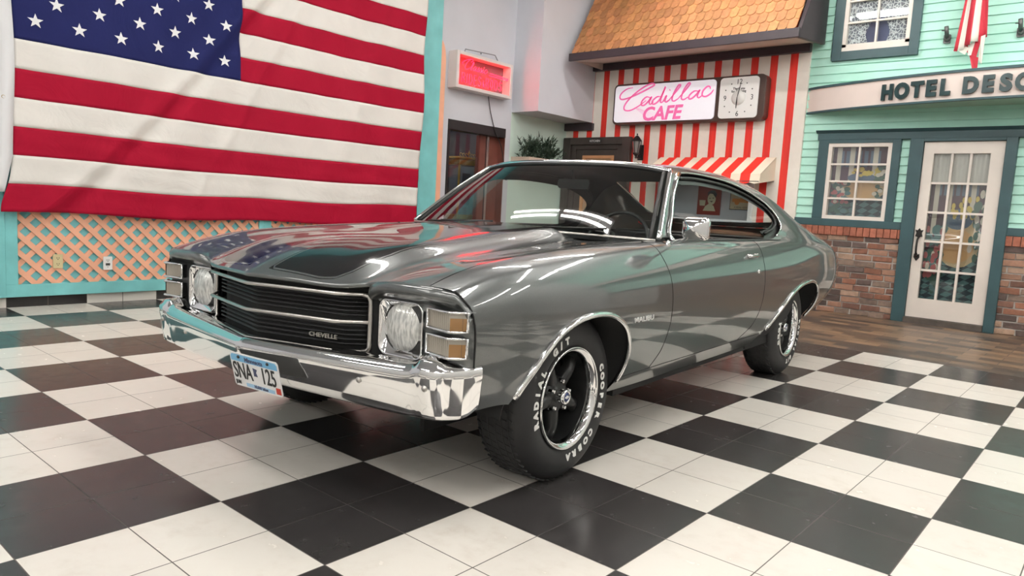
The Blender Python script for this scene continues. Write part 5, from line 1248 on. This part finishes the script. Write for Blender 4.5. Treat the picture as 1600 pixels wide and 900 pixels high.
# ------------------------------------------------------------------ wheels
def wheel(x, yo, sgn, steer=0., words='front', first=False):
    """yo: outer face of the tyre"""
    t = bpy.data.objects.new('wheel', None); link(t, CAR); t.location = (sgn * yo, x, .335); t.rotation_euler = (0, 0, (0 if sgn > 0 else PI) + steer)
    # local: +x outward, z up
    Rr, Wd = .335, .235
    prof = [(.205, -.012), (.215, -.004), (.235, .002), (.262, .0035), (.285, .0), (.304, -.008), (.318, -.020), (.327, -.030), (.332, -.045), (.3345, -.08), (.335, -Wd / 2), (.3345, -Wd + .08), (.332, -Wd + .045), (.318, -Wd + .02), (.285, -Wd), (.235, -Wd), (.205, -Wd + .02)]
    ty = MB().lathe(prof, 72, 'x').build('tyre', RUBT, t)
    tr = MB()
    for off in (-.055, -.085, -.118, -.15, -.18): tr.lathe([(.3352, off - .0025), (.3366, off - .0025), (.3366, off + .0025), (.3352, off + .0025)], 60, 'x')
    ns = 60
    for i in range(ns):
        a = 2 * PI * i / ns; c_, s_ = math.cos(a), math.sin(a)
        for (o0, o1) in ((-.036, -.058), (-.062, -.112), (-.124, -.176), (-.18, -.20)):
            d = .45 / ns; pts = []
            for oo, aa in ((o0, a - d + .02), (o0, a + d + .02), (o1, a + d - .02), (o1, a - d - .02)):
                pts += [(oo, aa)]
            vs = [(oo, rr_ * math.cos(aa), rr_ * math.sin(aa)) for rr_ in (.330, .3368) for oo, aa in pts]
            tr.hexa(vs)
    tr.build('tread', RUBT, t)
    # letters
    WL = mat('tyre_white', (.80, .80, .77), .6)
    if sgn > 0:
        sets = {'front': (('COOPER', 23, 10., -1), ('COBRA', -46, 10.8, -1), ('RADIAL', 196, 9.6, -1), ('G/T', 124, 10.3, -1)), 'rear': (('RADIAL', 6, 10.5, -1), ('G/T', -67, 10, -1), ('COOPER', 200, 10.8, -1), ('COBRA', 128, 11, -1))}[words]
        for s_, a0, st, dr in sets:
            for k, ch in enumerate(s_):
                a = math.radians(a0 + dr * k * st); w_ = .228
                M_ = Matrix.Rotation(a - PI / 2, 4, 'X') @ Matrix.Translation((.0036, 0, w_)) @ Mw((0, 0, 0), 'e')
                text('letter', ch, .037, M_, WL, t, .0010, bold=.0024, sx=1.08)
    # rim: chrome trim ring, dark barrel, five spokes
    MB().lathe([(.203, -.016), (.207, -.004), (.205, .003), (.200, .004), (.192, -.002), (.183, -.008), (.180, -.020), (.178, -.035)], 72, 'x').build('trim_ring', CHR, t)
    SPK = mat('wheel_grey', (.030, .031, .031), .32, .55)
    MB().lathe([(.184, -.028), (.178, -.06), (.170, -.12), (.165, -.20)], 60, 'x').build('barrel', SPK, t)
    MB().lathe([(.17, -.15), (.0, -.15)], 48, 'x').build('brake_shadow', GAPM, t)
    for k in range(5):
        a = math.radians(47 + 72 * k) if words == 'front' else math.radians(20 + 72 * k)
        rows = []
        for r_, w_, h_, th in ((.035, .030, -.062, .05), (.06, .031, -.058, .05), (.10, .026, -.052, .045), (.13, .024, -.052, .04), (.16, .028, -.060, .04), (.183, .036, -.072, .04)):
            ring = []
            for q_ in ((-1, -th), (-.95, -.012), (-.55, -.002), (0, 0.002), (.55, -.002), (.95, -.012), (1, -th)):
                yy_, zz_ = r_, q_[0] * w_; ring.append((h_ + q_[1], yy_ * math.cos(a) - zz_ * math.sin(a), yy_ * math.sin(a) + zz_ * math.cos(a)))
            rows.append(ring)
        MB().grid(rows).build('spoke', SPK, t)
    MB().lathe([(.075, -.085), (.072, -.068), (.055, -.060), (.04, -.058), (0, -.058)], 40, 'x').build('hub', SPK, t)
    for k in range(5):
        a = math.radians(83 + 72 * k) if words == 'front' else math.radians(56 + 72 * k); MB().lathe([(.0105, -.07), (.0105, -.048), (.007, -.040), (0, -.038)], 6, 'x', (0, .060 * math.cos(a), .060 * math.sin(a)), smooth=False).build('lug_nut', CHR, t)
    cc = MB().lathe([(.031, -.06), (.032, -.030), (.030, -.020), (.026, -.016), (.021, -.016), (.019, -.019), (0, -.019)], 32, 'x').build('center_cap', CHR, t)
    MB().lathe([(.0185, -.0188), (.0185, -.0172), (0, -.0172)], 24, 'x').prism([(-.0, 0)] * 3, 'x', 0, 0).build('cap_face', mat('cap_blue', (.01, .03, .14), .3), t) if False else MB().lathe([(.0185, -.0188), (.0185, -.0172), (0, -.0172)], 24, 'x').build('cap_face', mat('cap_blue', (.01, .03, .14), .3), t)
    MB().prism([(-.013, -.004), (-.004, -.004), (-.003, -.007), (.004, -.007), (.005, -.004), (.013, -.004), (.012, .003), (.005, .003), (.004, .006), (-.003, .006), (-.004, .003), (-.012, .003)], 'x', -.0172, -.0162).build('cap_emblem', HOUS, t)
wheel(0, .862, 1, 0., 'front'); wheel(2.845, .868, 1, 0., 'rear'); wheel(0, .862, -1, 0., 'front'); wheel(2.845, .868, -1, 0., 'rear')
# ------------------------------------------------------------------ interior
sw = CB(); cc_ = np.array([1.18, .36, .90]); tl = .42
def swp(a, r_): return (cc_[0] + r_ * math.sin(a) * math.sin(tl) , cc_[1] + r_ * math.cos(a), cc_[2] + r_ * math.sin(a) * math.cos(tl))
sw.tube([swp(a, .19) for a in np.linspace(0, 2 * PI, 41)[:-1]], .011, 8, closed=True)
for a in (0, PI, -PI / 2): sw.tube([swp(a, .03), swp(a, .185)], .009, 6)
sw.tube([(cc_[0] - .25, cc_[1], cc_[2] - .10), tuple(cc_)], .03, 10); sw.build('steering_wheel', INT)
db = CB(); db.grid([[(.72, y, .60), (.98, y, .70), (.99, y, .84), (.93, y, .905 + .015 * (abs(y - .36) < .22)), (.80, y, .925), (.62, y, .935)] for y in np.linspace(-.72, .72, 40)]); db.build('dashboard', INT)
def seat(x, y0_, y1_, h_, back, nm):
    s_ = CB(); s_.box(x, x + .50, y0_, y1_, .36, .52); s_.hexa([(x + .44, y0_, .50), (x + .58, y0_, .50), (x + .58, y1_, .50), (x + .44, y1_, .50), (x + .44 + back, y0_ + .03, h_), (x + .53 + back, y0_ + .03, h_), (x + .53 + back, y1_ - .03, h_), (x + .44 + back, y1_ - .03, h_)])
    s_.build(nm, INT, bevel=.03)
seat(1.28, .05, .66, .95, .18, 'front_seat'); seat(1.28, -.66, -.05, .95, .18, 'front_seat'); seat(2.25, -.60, .60, .93, .18, 'rear_seat')
ps = CB(); ps.box(2.95, 3.45, -.62, .62, .93, .945); ps.build('parcel_shelf', INT)
rm_ = CB(); rm_.grid([[(1.225 + .0, q_[0], 1.235 + q_[1]), ] for q_ in rrect(-.10, .10, -.028, .028, .02)]) if False else rm_.prism([(a_1, 1.225 + b_1) for a_1, b_1 in rrect(-.11, .11, -.028, .028, .022)], 'x', 1.27, 1.29); rm_.tube([(1.27, 0, 1.25), (1.25, 0, 1.31)], .006); rm_.build('rear_view_mirror', INT)
# tail: rear bumper and lamps, mostly out of sight
rb = CB(); rows = []
for y in np.linspace(-.76, .76, 41):
    e = max(0, (abs(y) - .66) / .10); x = 4.15 - .05 * (y / .93) ** 2 - .04 * e ** 2.2
    rows.append([(x - .06, y * .985, .60), (x - .01, y, .60), (x, y, .57), (x, y, .48), (x - .02, y, .44), (x - .06, y * .985, .43)])
rb.grid(rows); rb.build('rear_bumper', CHR)
tp = CB(); tp.grid([[(4.11, y, .79), (4.12, y, .70), (4.10, y, .60)] for y in np.linspace(-.82, .82, 20)]); tp.build('tail_panel', PAINT)
